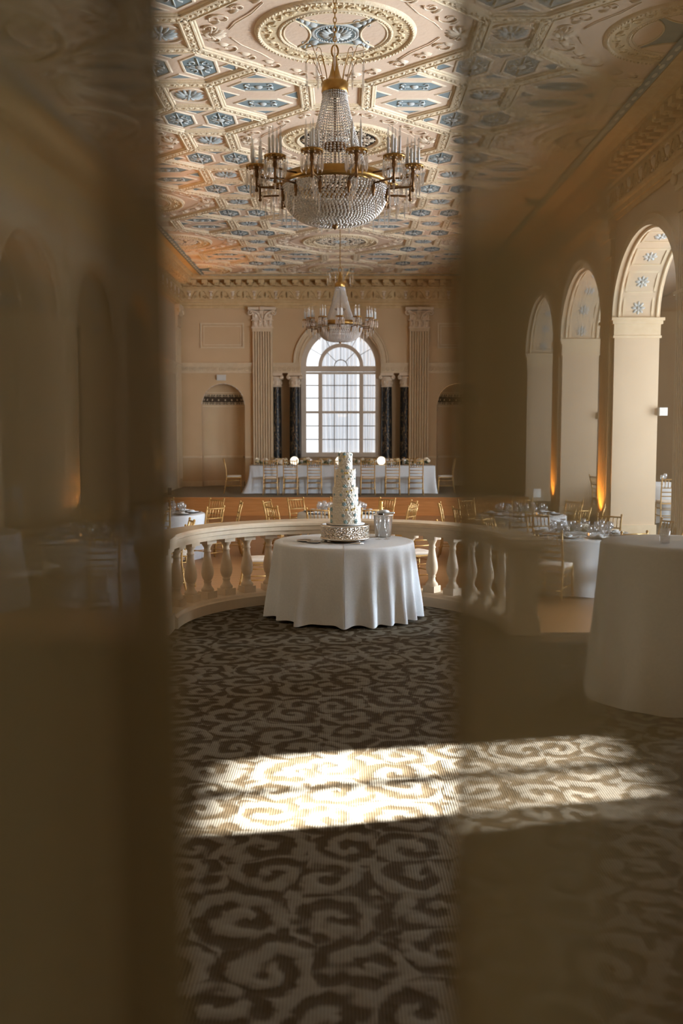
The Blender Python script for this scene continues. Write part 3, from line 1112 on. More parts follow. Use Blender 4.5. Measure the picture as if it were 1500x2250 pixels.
# unseen wall added outside to keep direct sun off the drapes
b = MB(); b.box(3.1, 3.8, YB + .65, YB + 3.4, -.4, 7.0)
struct(b.build('wall_sun_screen', M['wall']), 'unseen wall added outside to shade the arched window from the sun', 'wall')

# ---- cornice round the hall
c = MB(); md = MB(); ur = MB()
prof = [(0, 5.50), (.03, 5.50), (.03, 5.58), (.06, 5.585), (.06, 5.67), (.09, 5.69), (.1, 5.73), (.05, 5.74), (.05, 6.08), (.09, 6.09), (.12, 6.12), (.12, 6.31), (.42, 6.315), (.42, 6.37), (.47, 6.39), (.52, 6.42), (.70, 6.42)]
prof2 = prof[:-1] + [(.66, 6.42), (.66, 6.405), (.70, 6.405), (.70, 6.44)]
c.sweep(prof2, [(-W, YB, 0), (W, YB, 0)], out=[(0, -1, 0)] * 2, caps=False)
c.sweep(prof2, [(-W, Y0, 0), (-W, YB, 0)], out=[(1, 0, 0)] * 2, caps=False)
c.sweep(prof2, [(W, YB, 0), (W, Y0, 0)], out=[(-1, 0, 0)] * 2, caps=False)
def modillion(p, o, a):
    p = Vector(p); o = Vector(o); a = Vector(a)
    md.tbox(p + o * .26 + Vector((0, 0, 6.255)), a, o, (0, 0, 1), .085, .14, .05)
    md.tbox(p + o * .20 + Vector((0, 0, 6.19)), a, o, (0, 0, 1), .065, .08, .03)
    md.ball(tuple(p + o * .36 + Vector((0, 0, 6.22))), .05, 6, 4)
def urn(p, o, a):
    p = Vector(p) + Vector(o) * .05; o = Vector(o); a = Vector(a)
    ur.blob(p + Vector((0, 0, 5.93)), a * .055, Vector((0, 0, .09)), o * .05)
    ur.tbox(p + Vector((0, 0, 6.0)), a, o, (0, 0, 1), .06, .03, .015)
    ur.tbox(p + Vector((0, 0, 5.80)), a, o, (0, 0, 1), .03, .03, .02)
def scroll(p, o, a, s_):
    p = Vector(p) + Vector(o) * .06; a = Vector(a)
    pts = []
    for i in range(7):
        u = i / 6
        pts.append(p + a * s_ * (.08 + .16 * u) + Vector((0, 0, 5.79 + .22 * math.sin(u * PI / 2))))
    md.tube(pts, .016, 4)
    cc = p + a * s_ * .18
    md.tube([cc + a * s_ * (.055 - .005 * i) * math.cos(i * .8) + Vector((0, 0, 5.83 + (.055 - .005 * i) * math.sin(i * .8))) for i in range(10)], .014, 4)
    md.blob(p + a * s_ * .325 + Vector((0, 0, 5.90)), a * .022, Vector((0, 0, .11)), Vector(o) * .03)
for i in range(-14, 15):
    if abs(i * .337) < W - .35: modillion((i * .337, YB, 0), (0, -1, 0), (1, 0, 0))
for i in range(-7, 8):
    x = i * .65
    if abs(x) < W - .2:
        urn((x, YB, 0), (0, -1, 0), (1, 0, 0))
        for s_ in (-1, 1): scroll((x, YB, 0), (0, -1, 0), (1, 0, 0), s_)
for sx in (-1, 1):
    y = YB - .5
    while y > 8:
        modillion((sx * W, y, 0), (-sx, 0, 0), (0, 1, 0)); y -= .337
    y = YB - .6
    while y > 8:
        urn((sx * W, y, 0), (-sx, 0, 0), (0, 1, 0))
        for s_ in (-1, 1): scroll((sx * W, y, 0), (-sx, 0, 0), (0, 1, 0), s_)
        y -= .65
# dentil beads
for i in range(-95, 96):
    md.ball((i * .05, YB - .135, 6.135), .02, 5, 4)
co = c.build('trim_4', M['cornice'])
struct(co, 'deep yellow plaster cornice round the top of the hall', 'trim')
md.build('modillions', M['cornice'], co)
ur.build('urns', M['relief'], co)

# ---- ceiling
cl = MB()
cl.add([(-W, Y0, ZC + .035), (W, Y0, ZC + .035), (W, YB, ZC + .035), (-W, YB, ZC + .035)], [(0, 1, 2, 3)])
cl.box(-W - TH, W + TH, Y0 - .2, YB + .6, ZC + .1, ZC + .2)
ce = cl.build('ceiling', M['ceil'])
struct(ce, 'ornate plaster ceiling with blue panels and round medallions', 'ceiling')
ZP = ZC + .035
EX, EY = 4.06, 4.28
E0Y = 11.94
XM = 4.10; YMAX = 29.92; YMIN = 6.2
ribs = MB(); leaf = MB(); blue = MB(); brel = MB(); frm = MB(); shl = MB(); rel = MB()
DN = Vector((0, 0, -1))
def inside(x, y):
    return abs(x) <= XM + .02 and YMIN <= y <= YMAX
def rib(p, q):
    p = Vector((p[0], p[1], ZP)); q = Vector((q[0], q[1], ZP))
    d = (q - p); ln = d.length; d.normalize()
    o = Vector((-d.y, d.x, 0))
    pr = [(-.115, 0), (-.105, .02), (-.085, .02), (-.08, .038), (-.06, .042), (-.055, .03), (.055, .03), (.06, .042), (.08, .038), (.085, .02), (.105, .02), (.115, 0)]
    ribs.sweep(pr, [tuple(p), tuple(q)], up=(0, 0, -1), out=[tuple(o)] * 2)
    n = max(2, int(ln / .085))
    for i in range(n):
        t_ = (i + .5) / n
        c_ = p + d * ln * t_ + DN * .026
        s_ = 1 if i % 2 else -1
        ax = (d * .8 + o * .5 * s_).normalized()
        leaf.blob(c_, ax * .046, ax.cross(DN) * .02, DN * .02)
        leaf.blob(c_ + o * .07 * s_ * 0 + d * .03 - o * .03 * s_, d * .018, o * .014, DN * .018)
def polyframe(poly, wd, h):
    """raised frame round a polygon on the ceiling and a sunk blue field inside"""
    n = len(poly)
    cx = sum(p[0] for p in poly) / n; cy = sum(p[1] for p in poly) / n
    pts = []
    for k in range(n):
        a = Vector(poly[k - 1]); b_ = Vector(poly[k]); c_ = Vector(poly[(k + 1) % n])
        d1 = (b_ - a).normalized(); d2 = (c_ - b_).normalized()
        n1 = Vector((d1.y, -d1.x)); n2 = Vector((d2.y, -d2.x))
        mnr = (n1 + n2); mnr = mnr / max(.3, mnr.length_squared) * 2
        if mnr.dot(b_ - Vector((cx, cy))) < 0: mnr = -mnr
        pts.append((b_, mnr))
    vs = []
    for (p, o) in pts:
        for (d, z) in ((0, -.0), (.006, h), (wd * .6, h), (wd, 0)):
            q = p + o * d
            vs.append((q.x, q.y, ZP - z))
    fs = []
    for k in range(n):
        k2 = (k + 1) % n
        for j in range(3):
            fs.append((k * 4 + j, k2 * 4 + j, k2 * 4 + j + 1, k * 4 + j + 1))
    frm.add(vs, fs)
    blue.add([(p[0], p[1], ZP - .004) for p in poly], [tuple(range(n))])
def spiral(mb, cx, cy, r, a0, turns, s_, th=.012, h=.02):
    k = 12
    pts = []
    for i in range(k):
        u = i / (k - 1)
        rr = r * (1 - .8 * u)
        a = a0 + s_ * turns * 2 * PI * u
        pts.append((cx + rr * math.cos(a), cy + rr * math.sin(a), ZP - h * .5))
    mb.tube(pts, th, 4, taper=[1 - .4 * i / k for i in range(k)])
def hexpanel(x, y):
    if not inside(x, y): return
    w_, h_ = .195, .37
    polyframe([(x, y - h_), (x + w_, y - .19), (x + w_, y + .19), (x, y + h_), (x - w_, y + .19), (x - w_, y - .19)], .045, .013)
    z = ZP - .012
    brel.blob((x, y, z), (.07, 0, 0), (0, .06, 0), (0, 0, -.03))
    for s_ in (-1, 1):
        brel.tube([(x, y + s_ * .06, z), (x, y + s_ * .3, z)], .009, 4)
        for q in (-1, 1):
            spiral(brel, x + q * .1, y + s_ * .12, .07, R(90) if s_ > 0 else R(-90), .8, q * s_, .009, .02)
            brel.tube([(x + q * .05, y + s_ * .02, z), (x + q * .11, y + s_ * .03, z), (x + q * .16, y - s_ * .03, z)], .009, 4)
def lozpanel(x, y):
    if not inside(x, y): return
    for s_ in (-1, 1):
        yy = y + s_ * .345
        polyframe([(x - .37, yy), (x - .2, yy - .16), (x + .2, yy - .16), (x + .37, yy), (x + .2, yy + .16), (x - .2, yy + .16)], .045, .013)
        brel.blob((x, yy, ZP - .01), (.06, 0, 0), (0, .05, 0), (0, 0, -.03))
        for q in (-1, 1):
            brel.tube([(x + q * .05, yy, ZP - .01), (x + q * .2, yy, ZP - .01)], .008, 4)
            for p_ in (-1, 1):
                spiral(brel, x + q * .14, yy + p_ * .07, .055, R(-90 * p_), .9, q * p_, .009, .02)
        tri(x + s_ * .43, y, .13, .1, s_, 0)
        tri(x, y + s_ * .70, .1, .16, 0, s_)
def tri(x, y, lx, ly, dx, dy):
    """small sunk triangle"""
    if dx: p = [(x + dx * .07, y - .14), (x + dx * .07, y + .14), (x - dx * .1, y)]
    else: p = [(x - .15, y - dy * .03), (x + .15, y - dy * .03), (x, y + dy * .09)]
    polyframe(p, .03, .01)
def shell(x, y):
    if not inside(x, y): return
    pts = [(x + .29 * math.cos(2 * PI * i / 20), y + .27 * math.sin(2 * PI * i / 20), ZP - .008) for i in range(20)]
    rel.tube(pts, .014, 4, closed=True)
    for i in range(14):
        a = 2 * PI * i / 14
        d = Vector((math.cos(a), math.sin(a), 0))
        rr = .21 if True else 0
        shl.blob(Vector((x, y, ZP - .004)) + d * .115, d * .1, d.cross(DN) * .028, DN * .03)
    shl.blob((x, y, ZP - .01), (.04, 0, 0), (0, .04, 0), (0, 0, -.035))
SEG = [((.42, 1.66), (1.02, 1.07)), ((1.02, 1.07), (1.68, .45)), ((1.68, .45), (1.68, 0)), ((1.68, .45), (2.03, .45)),
       ((1.02, 1.07), (1.68, 1.66)), ((1.68, 1.66), (1.68, 2.14)), ((1.68, 1.66), (2.03, 1.66)), ((.42, 1.66), (.42, 2.14)), ((0, 1.66), (.42, 1.66))]
def clip_rib(p, q):
    # clip to the ceiling field
    (x0, y0), (x1, y1) = p, q
    if max(x0, x1) < -XM or min(x0, x1) > XM or max(y0, y1) < YMIN or min(y0, y1) > YMAX: return
    def lerp(t_): return (x0 + (x1 - x0) * t_, y0 + (y1 - y0) * t_)
    t0, t1 = 0.0, 1.0
    for (a, b_, lim, s_) in ((x0, x1, XM, 1), (x0, x1, -XM, -1), (y0, y1, YMAX, 1)):
        if s_ * a > s_ * lim and s_ * b_ > s_ * lim: return
        if s_ * a > s_ * lim: t0 = max(t0, (lim - a) / (b_ - a))
        elif s_ * b_ > s_ * lim: t1 = min(t1, (lim - a) / (b_ - a))
    if t1 - t0 > .02: rib(lerp(t0), lerp(t1))
def medallion(x, y, kind):
    half = None
    a0, a1 = 0.0, 2 * PI
    if x < -3: a0, a1 = -PI / 2, PI / 2
    if x > 3: a0, a1 = PI / 2, 3 * PI / 2
    if y > 28.5:
        pass
    o = empty('medallion', (x, y, ZP)); o.parent = ce
    n = 64 if x == 0 else 36
    b = MB()
    b.lathe([(.94, 0), (.93, -.02), (.91, -.035), (.885, -.035), (.87, -.018)], n=n, a0=a0, a1=a1)
    b.lathe([(.67, -.018), (.66, -.028), (.64, -.028), (.62, -.014), (.60, 0.004)], n=n, a0=a0, a1=a1)
    k = 96 if x == 0 else 48
    for i in range(k):
        a = a0 + (a1 - a0) * (i + .5) / k
        b.ball((.895 * math.cos(a),   .895 * math.sin(a), -.04), .016, 5, 4)
        b.ball((.645 * math.cos(a), .645 * math.sin(a), -.03), .01, 5, 4)
    b.build('ring_moulding', M['rib'], o)
    b = MB()
    b.lathe([(.87, -.016), (.67, -.017)], n=n, a0=a0, a1=a1)
    kk = 26 if x == 0 else 13
    for i in range(kk):
        a = a0 + (a1 - a0) * (i + .5) / kk
        s_ = 1 if i % 2 else -1
        c_ = Vector((.77 * math.cos(a), .77 * math.sin(a), -.02))
        tg = Vector((-math.sin(a), math.cos(a), 0)); rd = Vector((math.cos(a), math.sin(a), 0))
        pts = []
        for j in range(11):
            u = j / 10
            rr = .06 * (1 - .75 * u); an = s_ * u * 6.5 + (PI / 2 if s_ > 0 else -PI / 2)
            pts.append(c_ + tg * rr * math.cos(an) + rd * rr * math.sin(an))
        b.tube(pts, .011, 4)
        b.blob(c_ + tg * .07, (tg + rd * s_ * .6) * .045, rd * .02, DN * .025)
    b.build('scroll_band', M['ringband'], o)
    if kind == 'X':
        b = MB(); b.disc((0, 0, -.004), .60, n, up=False, a0=a0, a1=a1); b.build('blue_field', M['blue'], o)
        for q in range(4):
            an = q * PI / 2
            if x < -3 and q == 2 or x > 3 and q == 0: continue
            poly = []
            cx_ = .815; rr = .525
            for i in range(17):
                t_ = PI - 1.0 + 2.0 * i / 16 * 1.0
                # arc of the lens towards the centre
                tt = PI - .822 + 1.644 * i / 16
                poly.append((cx_ + rr * math.cos(tt), rr * math.sin(tt)))
            for i in range(13):
                tt = -.695 + 1.39 * i / 12
                poly.append((.60 * math.cos(tt), .60 * math.sin(tt)))
            rot = [(px * math.cos(an) - py * math.sin(an), px * math.sin(an) + py * math.cos(an)) for px, py in poly]
            if x < -3: rot = [(max(0, px), py) for px, py in rot]
            if x > 3: rot = [(min(0, px), py) for px, py in rot]
            b = MB()
            mc = (sum(p[0] for p in rot) / len(rot), sum(p[1] for p in rot) / len(rot))
            b.add([(mc[0], mc[1], -.012)] + [(px, py, -.012) for px, py in rot], [(0, i + 1, (i + 1) % len(rot) + 1) for i in range(len(rot))])
            b.build('lens_panel', M['ceil'], o)
            b = MB()
            b.tube([(px, py, -.012) for px, py in rot], .014, 5, closed=True)
            b.build('lens_moulding', M['rib'], o)
        if x == 0:
            b = MB()
            b.lathe([(.29, 0), (.285, -.014), (.255, -.018), (.245, -.008)], n=32)
            for i in range(40):
                a = 2 * PI * i / 40
                b.ball((.23 * math.cos(a), .23 * math.sin(a), -.02), .012, 5, 4)
            for i in range(18):
                a = 2 * PI * i / 18
                d = Vector((math.cos(a), math.sin(a), 0))
                b.blob(d * .125 + DN * .012, d * .075, d.cross(DN) * .02, DN * .03)
            b.lathe([(.06, -.01), (.05, -.05), (0, -.06)], n=12)
            for q in range(4):
                a = PI / 4 + q * PI / 2
                d = Vector((math.cos(a), math.sin(a), 0)); tg = d.cross(DN)
                for rr, sz in ((.36, .07), (.45, .05), (.53, .04)):
                    b.blob(d * rr + DN * .006, d * sz, tg * sz * .7, DN * .03)
                for s_ in (-1, 1):
                    cc = d * .42 + tg * s_ * .075
                    b.tube([cc + (d * math.cos(j * .7) + tg * s_ * math.sin(j * .7)) * (.05 - .004 * j) + DN * .01 for j in range(10)], .009, 4)
            b.build('rosette', M['bluewhite'], o)
    else:
        b = MB(); b.disc((0, 0, -.003), .60, n, up=False, a0=a0, a1=a1); b.build('dark_recess', M['dark'], o)
        b = MB()
        b.lathe([(.24, -.006), (.235, -.018), (.2, -.018), (.19, -.006)], n=28, a0=a0, a1=a1)
        nq = 8
        for q in range(nq):
            a = a0 + (a1 - a0) * (q + .5) / nq if x != 0 else 2 * PI * q / nq
            d = Vector((math.cos(a), math.sin(a), 0)); tg = d.cross(DN)
            b.tube([d * .24 + DN * .01, d * .6 + DN * .01], .008, 4)
            for s_ in (-1, 1):
                for (r0, off, rad) in ((.34, .07, .055), (.47, .11, .075), (.53, .04, .04), (.40, .02, .04)):
                    cc = d * r0 + tg * s_ * off
                    b.tube([cc + (d * math.cos(j * .65 + off * 9) + tg * s_ * math.sin(j * .65 + off * 9)) * rad * (1 - .075 * j) + DN * .01 for j in range(11)], .0085, 4)
        b.build('grille', M['relief'], o)
        b = MB()
        b.disc((0, 0, -.012), .19, 24, up=False, a0=a0, a1=a1)
        for i in range(10):
            a = 2 * PI * i / 10
            d = Vector((math.cos(a), math.sin(a), 0))
            if abs(x) < 3: b.blob(d * .1 + DN * .012, d * .07, d.cross(DN) * .03, DN * .03)
        b.build('boss', M['bluewhite'], o)

for kx in (-1, 0, 1):
    for ky in range(-1, 5):
        ex, ey = kx * EX, E0Y + ky * EY
        for (p, q) in SEG:
            for mx in (-1, 1):
                for my in (-1, 1):
                    if mx * ex > 0.1 and abs(ex + mx * min(p[0], q[0])) > XM: continue
                    clip_rib((ex + mx * p[0], ey + my * p[1]), (ex + mx * q[0], ey + my * q[1]))
        kind = 'X' if (ky % 2 == 0) else 'G'
        if ky >= -1 and ey > YMIN: medallion(ex, ey, kind)
        # corner relief scrolls round each medallion
        for mx in (-1, 1):
            for my in (-1, 1):
                for (sx_, sy_, r_) in ((1.28, .42, .14), (.78, .98, .12), (1.42, .16, .09), (.45, 1.28, .1), (1.05, .72, .09), (.2, 1.42, .08)):
                    x_, y_ = ex + mx * sx_, ey + my * sy_
                    if inside(x_, y_) and abs(x_) < XM - .1:
                        spiral(rel, x_, y_, r_, R(200) * mx, 1.1, mx * my, .012, .024)
                        rel.blob((x_ + .06 * mx, y_ - .1 * my, ZP), (.07, .03 * my, 0), (-.012, .028, 0), (0, 0, -.035))
                x_, y_ = ex + mx * 1.22, ey + my * .12
                if inside(x_, y_): rel.tube([(x_, y_, ZP - .01), (x_ - mx * .1, y_ + my * .2, ZP - .015), (x_ - mx * .3, y_ + my * .45, ZP - .015), (x_ - mx * .45, y_ + my * .72, ZP - .01)], .008, 4)
            x_ = ex + mx * 1.45
            if inside(x_, ey):
                for j in range(7):
                    a = PI * (j - 3) / 7
                    d = Vector((-mx * math.cos(a), math.sin(a), 0))
                    rel.blob(Vector((x_, ey, ZP)) + d * .1, d * .1, d.cross(DN) * .025, DN * .035)
        for mx in ((-1, 1) if kx == 0 else ((1,) if kx < 0 else (-1,))):
            lozpanel(ex + mx * 1.04, ey + 2.14)
            if kx == 0:
                for my in (-1, 1):
                    for q in (-1, 1):
                        hexpanel(ex + mx * 2.03 + q * .305, ey + my * 1.06)
                    hx_, hy_ = ex + mx * 2.03, ey + my * 1.06
                    if inside(hx_, hy_):
                        for q in (-1, 1):
                            tri(hx_, hy_ + q * .38, 0, 0, 0, -q)
                            tri(hx_ + q * .68, hy_, 0, 0, q, 0)
                shell(ex + mx * 2.03, ey)
                shell(ex + mx * 2.03, ey + 2.14)
        # small fleuron in the narrow middle panel
        if inside(ex, ey + 2.14) and kx == 0:
            for s_ in (-1, 1):
                spiral(rel, ex + s_ * .12, ey + 2.14, .1, R(90), 1.0, s_, .015, .03)
                rel.blob((ex, ey + 2.14 + s_ * .2, ZP), (.03, 0, 0), (0, .14, 0), (0, 0, -.035))
# blue border with a white key line
bord = MB()
bord.box(-4.14, 4.14, 29.80, 29.92, ZP - .045, ZP - .03)
for sx in (-1, 1):
    x0, x1 = sorted((sx * 4.02, sx * 4.14)); bord.box(x0, x1, Y0 + .2, 29.92, ZP - .047, ZP - .03)
for sx in (-1, 1):
    for i in range(60):
        brel.blob((sx * 4.08, 12 + i * .3, ZP - .047), (.03, 0, 0), (0, .1, 0), (0, 0, -.012))
for i in range(28):
    brel.blob((-4.05 + i * .3, 29.86, ZP - .045), (.1, 0, 0), (0, .03, 0), (0, 0, -.012))
ribs.build('ribs', M['rib'], ce)
leaf.build('rib_leaves', M['rib'], ce)
frm.build('panel_frames', M['relief'], ce)
blue.build('blue_panels', M['blue'], ce)
bord.build('blue_border', M['blue'], ce)
brel.build('panel_relief', M['bluewhite'], ce)
shl.build('shells', M['shell'], ce)
rel.build('scroll_relief', M['relief'], ce)

# ================================================================== OBJECTS
# ---- balustrade of the bow balcony
bal = empty('balustrade', (AC[0], AC[1], 0))
tag(bal, 'curved cream balustrade round the bow balcony behind the cake table', 'balustrade')
RM = 1.70
path = []; out = []
for i in range(61):
    a = PI * i / 60
    path.append((RM * math.cos(a), RM * math.sin(a), 0)); out.append((math.cos(a), math.sin(a), 0))
b = MB()
b.sweep([(-.13, .745), (.13, .745), (.13, .785), (.15, .79), (.15, .83), (.165, .84), (.165, .865), (.15, .885), (-.15, .885), (-.165, .865), (-.165, .84), (-.15, .83), (-.15, .79), (-.13, .785), (-.13, .745)], path, out=out)
b.build('handrail', M['bal'], bal)
b = MB()
b.sweep([(-.18, -.02), (.18, -.02), (.18, .10), (.15, .13), (-.15, .13), (-.165, .11), (-.18, .10), (-.18, -.02)], path, out=out)
b.build('curb', M['bal'], bal)
b = MB()
b.box(-.07, .07, -.07, .07, .13, .20)
b.lathe([(.066, .20), (.068, .215), (.062, .23), (.05, .24), (.04, .262), (.036, .285), (.042, .297), (.044, .303), (.036, .31), (.05, .33), (.062, .365), (.066, .40), (.06, .45), (.048, .51), (.038, .56), (.033, .605), (.041, .612), (.041, .622), (.033, .63), (.034, .655), (.046, .675), (.055, .69), (.055, .70)], n=18)
b.box(-.07, .07, -.07, .07, .70, .748)
bme = b.mesh('baluster', M['bal'])
for k in range(-8, 9):
    a = PI / 2 - R(8.5) * k * 1.16 if False else PI / 2 - R(9.0 * k - .08 * k * abs(k) * 0)
    o = bpy.data.objects.new('baluster', bme)
    col.objects.link(o)
    o.parent = bal
    o.location = (RM * math.cos(a), RM * math.sin(a), 0)
    o.rotation_euler = (0, 0, a)
for sx in (-1, 1):
    b = MB()
    x = sx * RM
    b.box(x - .15, x + .15, -.30, .02, 0, .16); b.box(x - .125, x + .125, -.275, -.0, .16, .74)
    b.box(x - .15, x + .15, -.30, .02, .74, .80); b.box(x - .17, x + .17, -.32, .04, .80, .885)
    b.build('pedestal', M['bal'], bal)

# ---- gilt spindle-back chair
def make_chair():
    t = empty('chiavari_chair')
    for (x, y, rear) in ((-.19, .19, 0), (.19, .19, 0), (-.18, -.2, 1), (.18, -.2, 1)):
        b = MB()
        if rear:
            s_ = 1 if x > 0 else -1
            b.tube([(x * 1.08, y - .075, 0), (x * 1.02, y - .03, .2), (x, y, .44), (x, y - .005, .62), (x * 1.0, y - .04, .80), (x * 1.02, y - .075, .93)], .0145, 7)
            for z, yy in ((.55, -.205), (.70, -.222), (.83, -.25), (.12, -.25), (.3, -.22)):
                b.ball((x * 1.01, yy, z), (.018, .018, .01), 7, 4)
            b.ball((x * 1.02, y - .075, .938), .019, 7, 5)
        else:
            b.tube([(x * 1.02, y + .015, 0), (x, y, .2), (x, y, .45)], .0145, 7)
            for z in (.1, .28, .4):
                b.ball((x, y + .003, z), (.019, .019, .01), 7, 4)
        b.build('leg', M['gold'], t)
    b = MB()
    b.tube([(-.185, -.272, .905), (0, -.288, .908), (.185, -.272, .905)], .013, 6)
    b.build('top_rail', M['gold'], t)
    b = MB()
    for (z, y) in ((.745, -.232), (.66, -.215), (.58, -.207)):
        b.tube([(-.18, y, z), (0, y - .012, z), (.18, y, z)], .011, 6)
    b.build('back_rail', M['gold'], t)
    b = MB()
    for i in range(5):
        x = -.12 + .06 * i
        b.tube([(x, -.242, .745), (x, -.283, .905)], .008, 5)
    b.build('spindles', M['gold'], t)
    b = MB()
    for z in (.17, .32):
        b.tube([(-.19, .19, z), (.19, .19, z)], .009, 5)
        b.tube([(-.185, -.225 + (.04 if z < .2 else .015) * -1, z), (.185, -.225 + (.04 if z < .2 else .015) * -1, z)], .009, 5)
        for s_ in (-1, 1):
            b.tube([(s_ * .19, .19, z + .03), (s_ * .185, -.23, z + .03)], .009, 5)
    b.build('stretcher', M['gold'], t)
    b = MB()
    b.box(-.2, .2, -.205, .205, .425, .448)
    b.build('seat_frame', M['gold'], t)
    b = MB()
    pr = [(.96, 0), (1.0, .012), (1.0, .028), (.94, .04), (.5, .047), (0, .048)]
    vs = []
    n = 24
    for (r, z) in pr:
        for i in range(n):
            a = 2 * PI * i / n
            c_, s_ = math.cos(a), math.sin(a)
            q = .2 / max(abs(c_), abs(s_)) * .86 + .2 * .14 * 1.1
            vs.append((q * r * c_, q * r * s_, .448 + z))
    fs = [(j * n + i, j * n + (i + 1) % n, (j + 1) * n + (i + 1) % n, (j + 1) * n + i) for j in range(len(pr) - 1) for i in range(n)]
    b.add(vs, fs, True)
    b.build('seat_cushion', M['cushion'], t)
    return t
chair0 = make_chair()
child_map()
first_chair = [True]
def chair(x, y, z, rz, label, group):
    if first_chair[0]:
        c = chair0; first_chair[0] = False
    else:
        c = copy_tree(chair0)
    c.location = (x, y, z)
    c.rotation_euler = (0, 0, rz)
    tag(c, label, 'chair', group)
    return c

# ---- head table on the stage
HX0, HX1, HY0, HY1, HZ = -2.46, 2.57, 26.95, 27.65, ZS + .76
ht = empty('head_table', ((HX0 + HX1) / 2, (HY0 + HY1) / 2, ZS))
tag(ht, 'long head table on the stage under the arched window', 'table')
b = MB()
b.box(HX0 + .02 - ht.location.x, HX1 - .02 - ht.location.x, -.33, .33, .72, .755)
b.build('tabletop', M['stagewood'], ht)
for i in range(4):
    x = (-2.2, -.75, .75, 2.2)[i]
    b = MB(); b.box(x - .03, x + .03, -.3, .3, 0, .72); b.build('leg', M['brass_dark'], ht)
def rect_cloth():
    b = MB()
    per = []
    nx, ny = 120, 20
    x0, x1, y0, y1 = HX0, HX1, HY0, HY1
    for i in range(nx): per.append((x0 + (x1 - x0) * i / nx, y0, 0, -1, 0))
    for i in range(ny): per.append((x1, y0 + (y1 - y0) * i / ny, 1, 0, 1))
    for i in range(nx): per.append((x1 - (x1 - x0) * i / nx, y1, 0, 1, 0))
    for i in range(ny): per.append((x0, y1 - (y1 - y0) * i / ny, -1, 0, 1))
    n = len(per)
    vs = []
    rows = 10
    for j in range(rows + 1):
        v = j / rows
        for k, (x, y, nx_, ny_, end) in enumerate(per):
            fold = .028 * v * (math.sin(k * .42) + .6 * math.sin(k * .19 + 1.3))
            fl_ = 0.0
            cornerd = min(abs(x - x0), abs(x - x1)) + 1e-6
            if end: fl_ = (.14 if x < 0 else .03) * v ** 2.0
            corner = math.exp(-(min(math.hypot(x - cx_, y - cy_) for cx_ in (x0, x1) for cy_ in (y0,)) / .16) ** 2)
            ox = nx_ * (fold + fl_) + (corner * v ** 2.2 * (.04 if x > 0 else -.13))
            oy = ny_ * (fold * .7 + .015 * v) - corner * .10 * v ** 2
            vs.append((x + ox, y + oy, HZ - (HZ - ZS - .012) * v))
    fs = []
    for j in range(rows):
        for k in range(n):
            k2 = (k + 1) % n
            fs.append((j * n + k, (j + 1) * n + k, (j + 1) * n + k2, j * n + k2))
    b.add(vs, fs, True)
    b.add([(p[0], p[1], HZ) for p in per], [tuple(range(n))])
    return b
tag(rect_cloth().build('tablecloth', M['cloth']), 'floor-length white cloth over the long head table', 'tablecloth')

names = ['first', 'second', 'third', 'fourth', 'fifth', 'sixth', 'seventh']
FX = (-1.85, -1.32, -.69, .04, .73, 1.39, 2.02)
for i, x in enumerate(FX):
    chair(x, 26.62, ZS, random.uniform(-.04, .04), 'gold chair before the head table, %s from the left' % names[i], 'chairs along the front of the head table')
for i, x in enumerate((-1.75, -1.1, -.45, .2, .82, 1.42, 2.0)):
    chair(x, 27.95, ZS, PI + random.uniform(-.05, .05), 'gold chair behind the head table under the window, %s from the left' % names[i], 'chairs behind the head table')
chair(-2.92, 27.3, ZS, -PI / 2 + .1, 'gold chair at the left end of the head table by the niche', 'chairs at the ends of the head table')
chair(2.88, 27.3, ZS, PI / 2 - .05, 'gold chair at the right end of the head table', 'chairs at the ends of the head table')

# globe lamps
def globe(x, y, label):
    o = empty('globe_lamp', (x, y, HZ))
    tag(o, label, 'lamp', 'glowing globes on the head table')
    b = MB(); b.ball((0, 0, .125), .118, 20, 12); b.build('globe', M['globe'], o)
    b = MB(); b.lathe([(0, 0), (.055, 0), (.05, .015), (0, .015)], n=14); b.build('base', M['brass'], o)
globe(-1.26, 27.3, 'glowing white globe lamp on the left of the head table')
globe(-.02, 27.35, 'glowing white globe lamp half hidden behind the cake')
globe(1.12, 27.3, 'glowing white globe lamp on the right of the head table')

# flowers: clumps of garland along the table
def flower_me(rnd, r, petal):
    b = MB()
    for ring, (k, rr, tilt) in enumerate(((7, 1.0, .25), (6, .68, .7), (4, .36, 1.1))):
        for i in range(k):
            a = 2 * PI * i / k + ring * .4
            d = Vector((math.cos(a), math.sin(a), 0))
            up = Vector((0, 0, 1))
            ax = (d * math.cos(tilt) + up * math.sin(tilt))
            b.blob(d * r * rr * .45 + up * r * .12 * ring, ax * r * .5 * (1.1 - .2 * ring), d.cross(up) * r * .38, (up * math.cos(tilt) - d * math.sin(tilt)) * r * .22)
    b.ball((0, 0, r * .3), r * .2, 6, 4)
    return b.mesh('blossom', petal)
fl_me = [flower_me(random, .085, M['petal']), flower_me(random, .06, M['petal']), flower_me(random, .055, M['petal_yellow'])]
def leaf_clump(n, sx, sy, sz, rnd):
    b = MB()
    for i in range(n):
        p = Vector((rnd.uniform(-sx, sx), rnd.uniform(-sy, sy), rnd.uniform(0.055, sz)))
        a = rnd.uniform(0, 2 * PI); t_ = rnd.uniform(-.5, .9)
        d = Vector((math.cos(a) * math.cos(t_), math.sin(a) * math.cos(t_), math.sin(t_)))
        b.blob(p, d * .05, d.cross(Vector((0, 0, 1))).normalized() * .02, Vector((0, 0, .008)))
    return b.mesh('foliage', M['leafgreen'])
where = ['at the left end of', 'left of the globe on', 'right of the first globe on', 'left of the cake on', 'in the middle of', 'left of the right globe on', 'right of the right globe on', 'near the right end of', 'at the right end of']
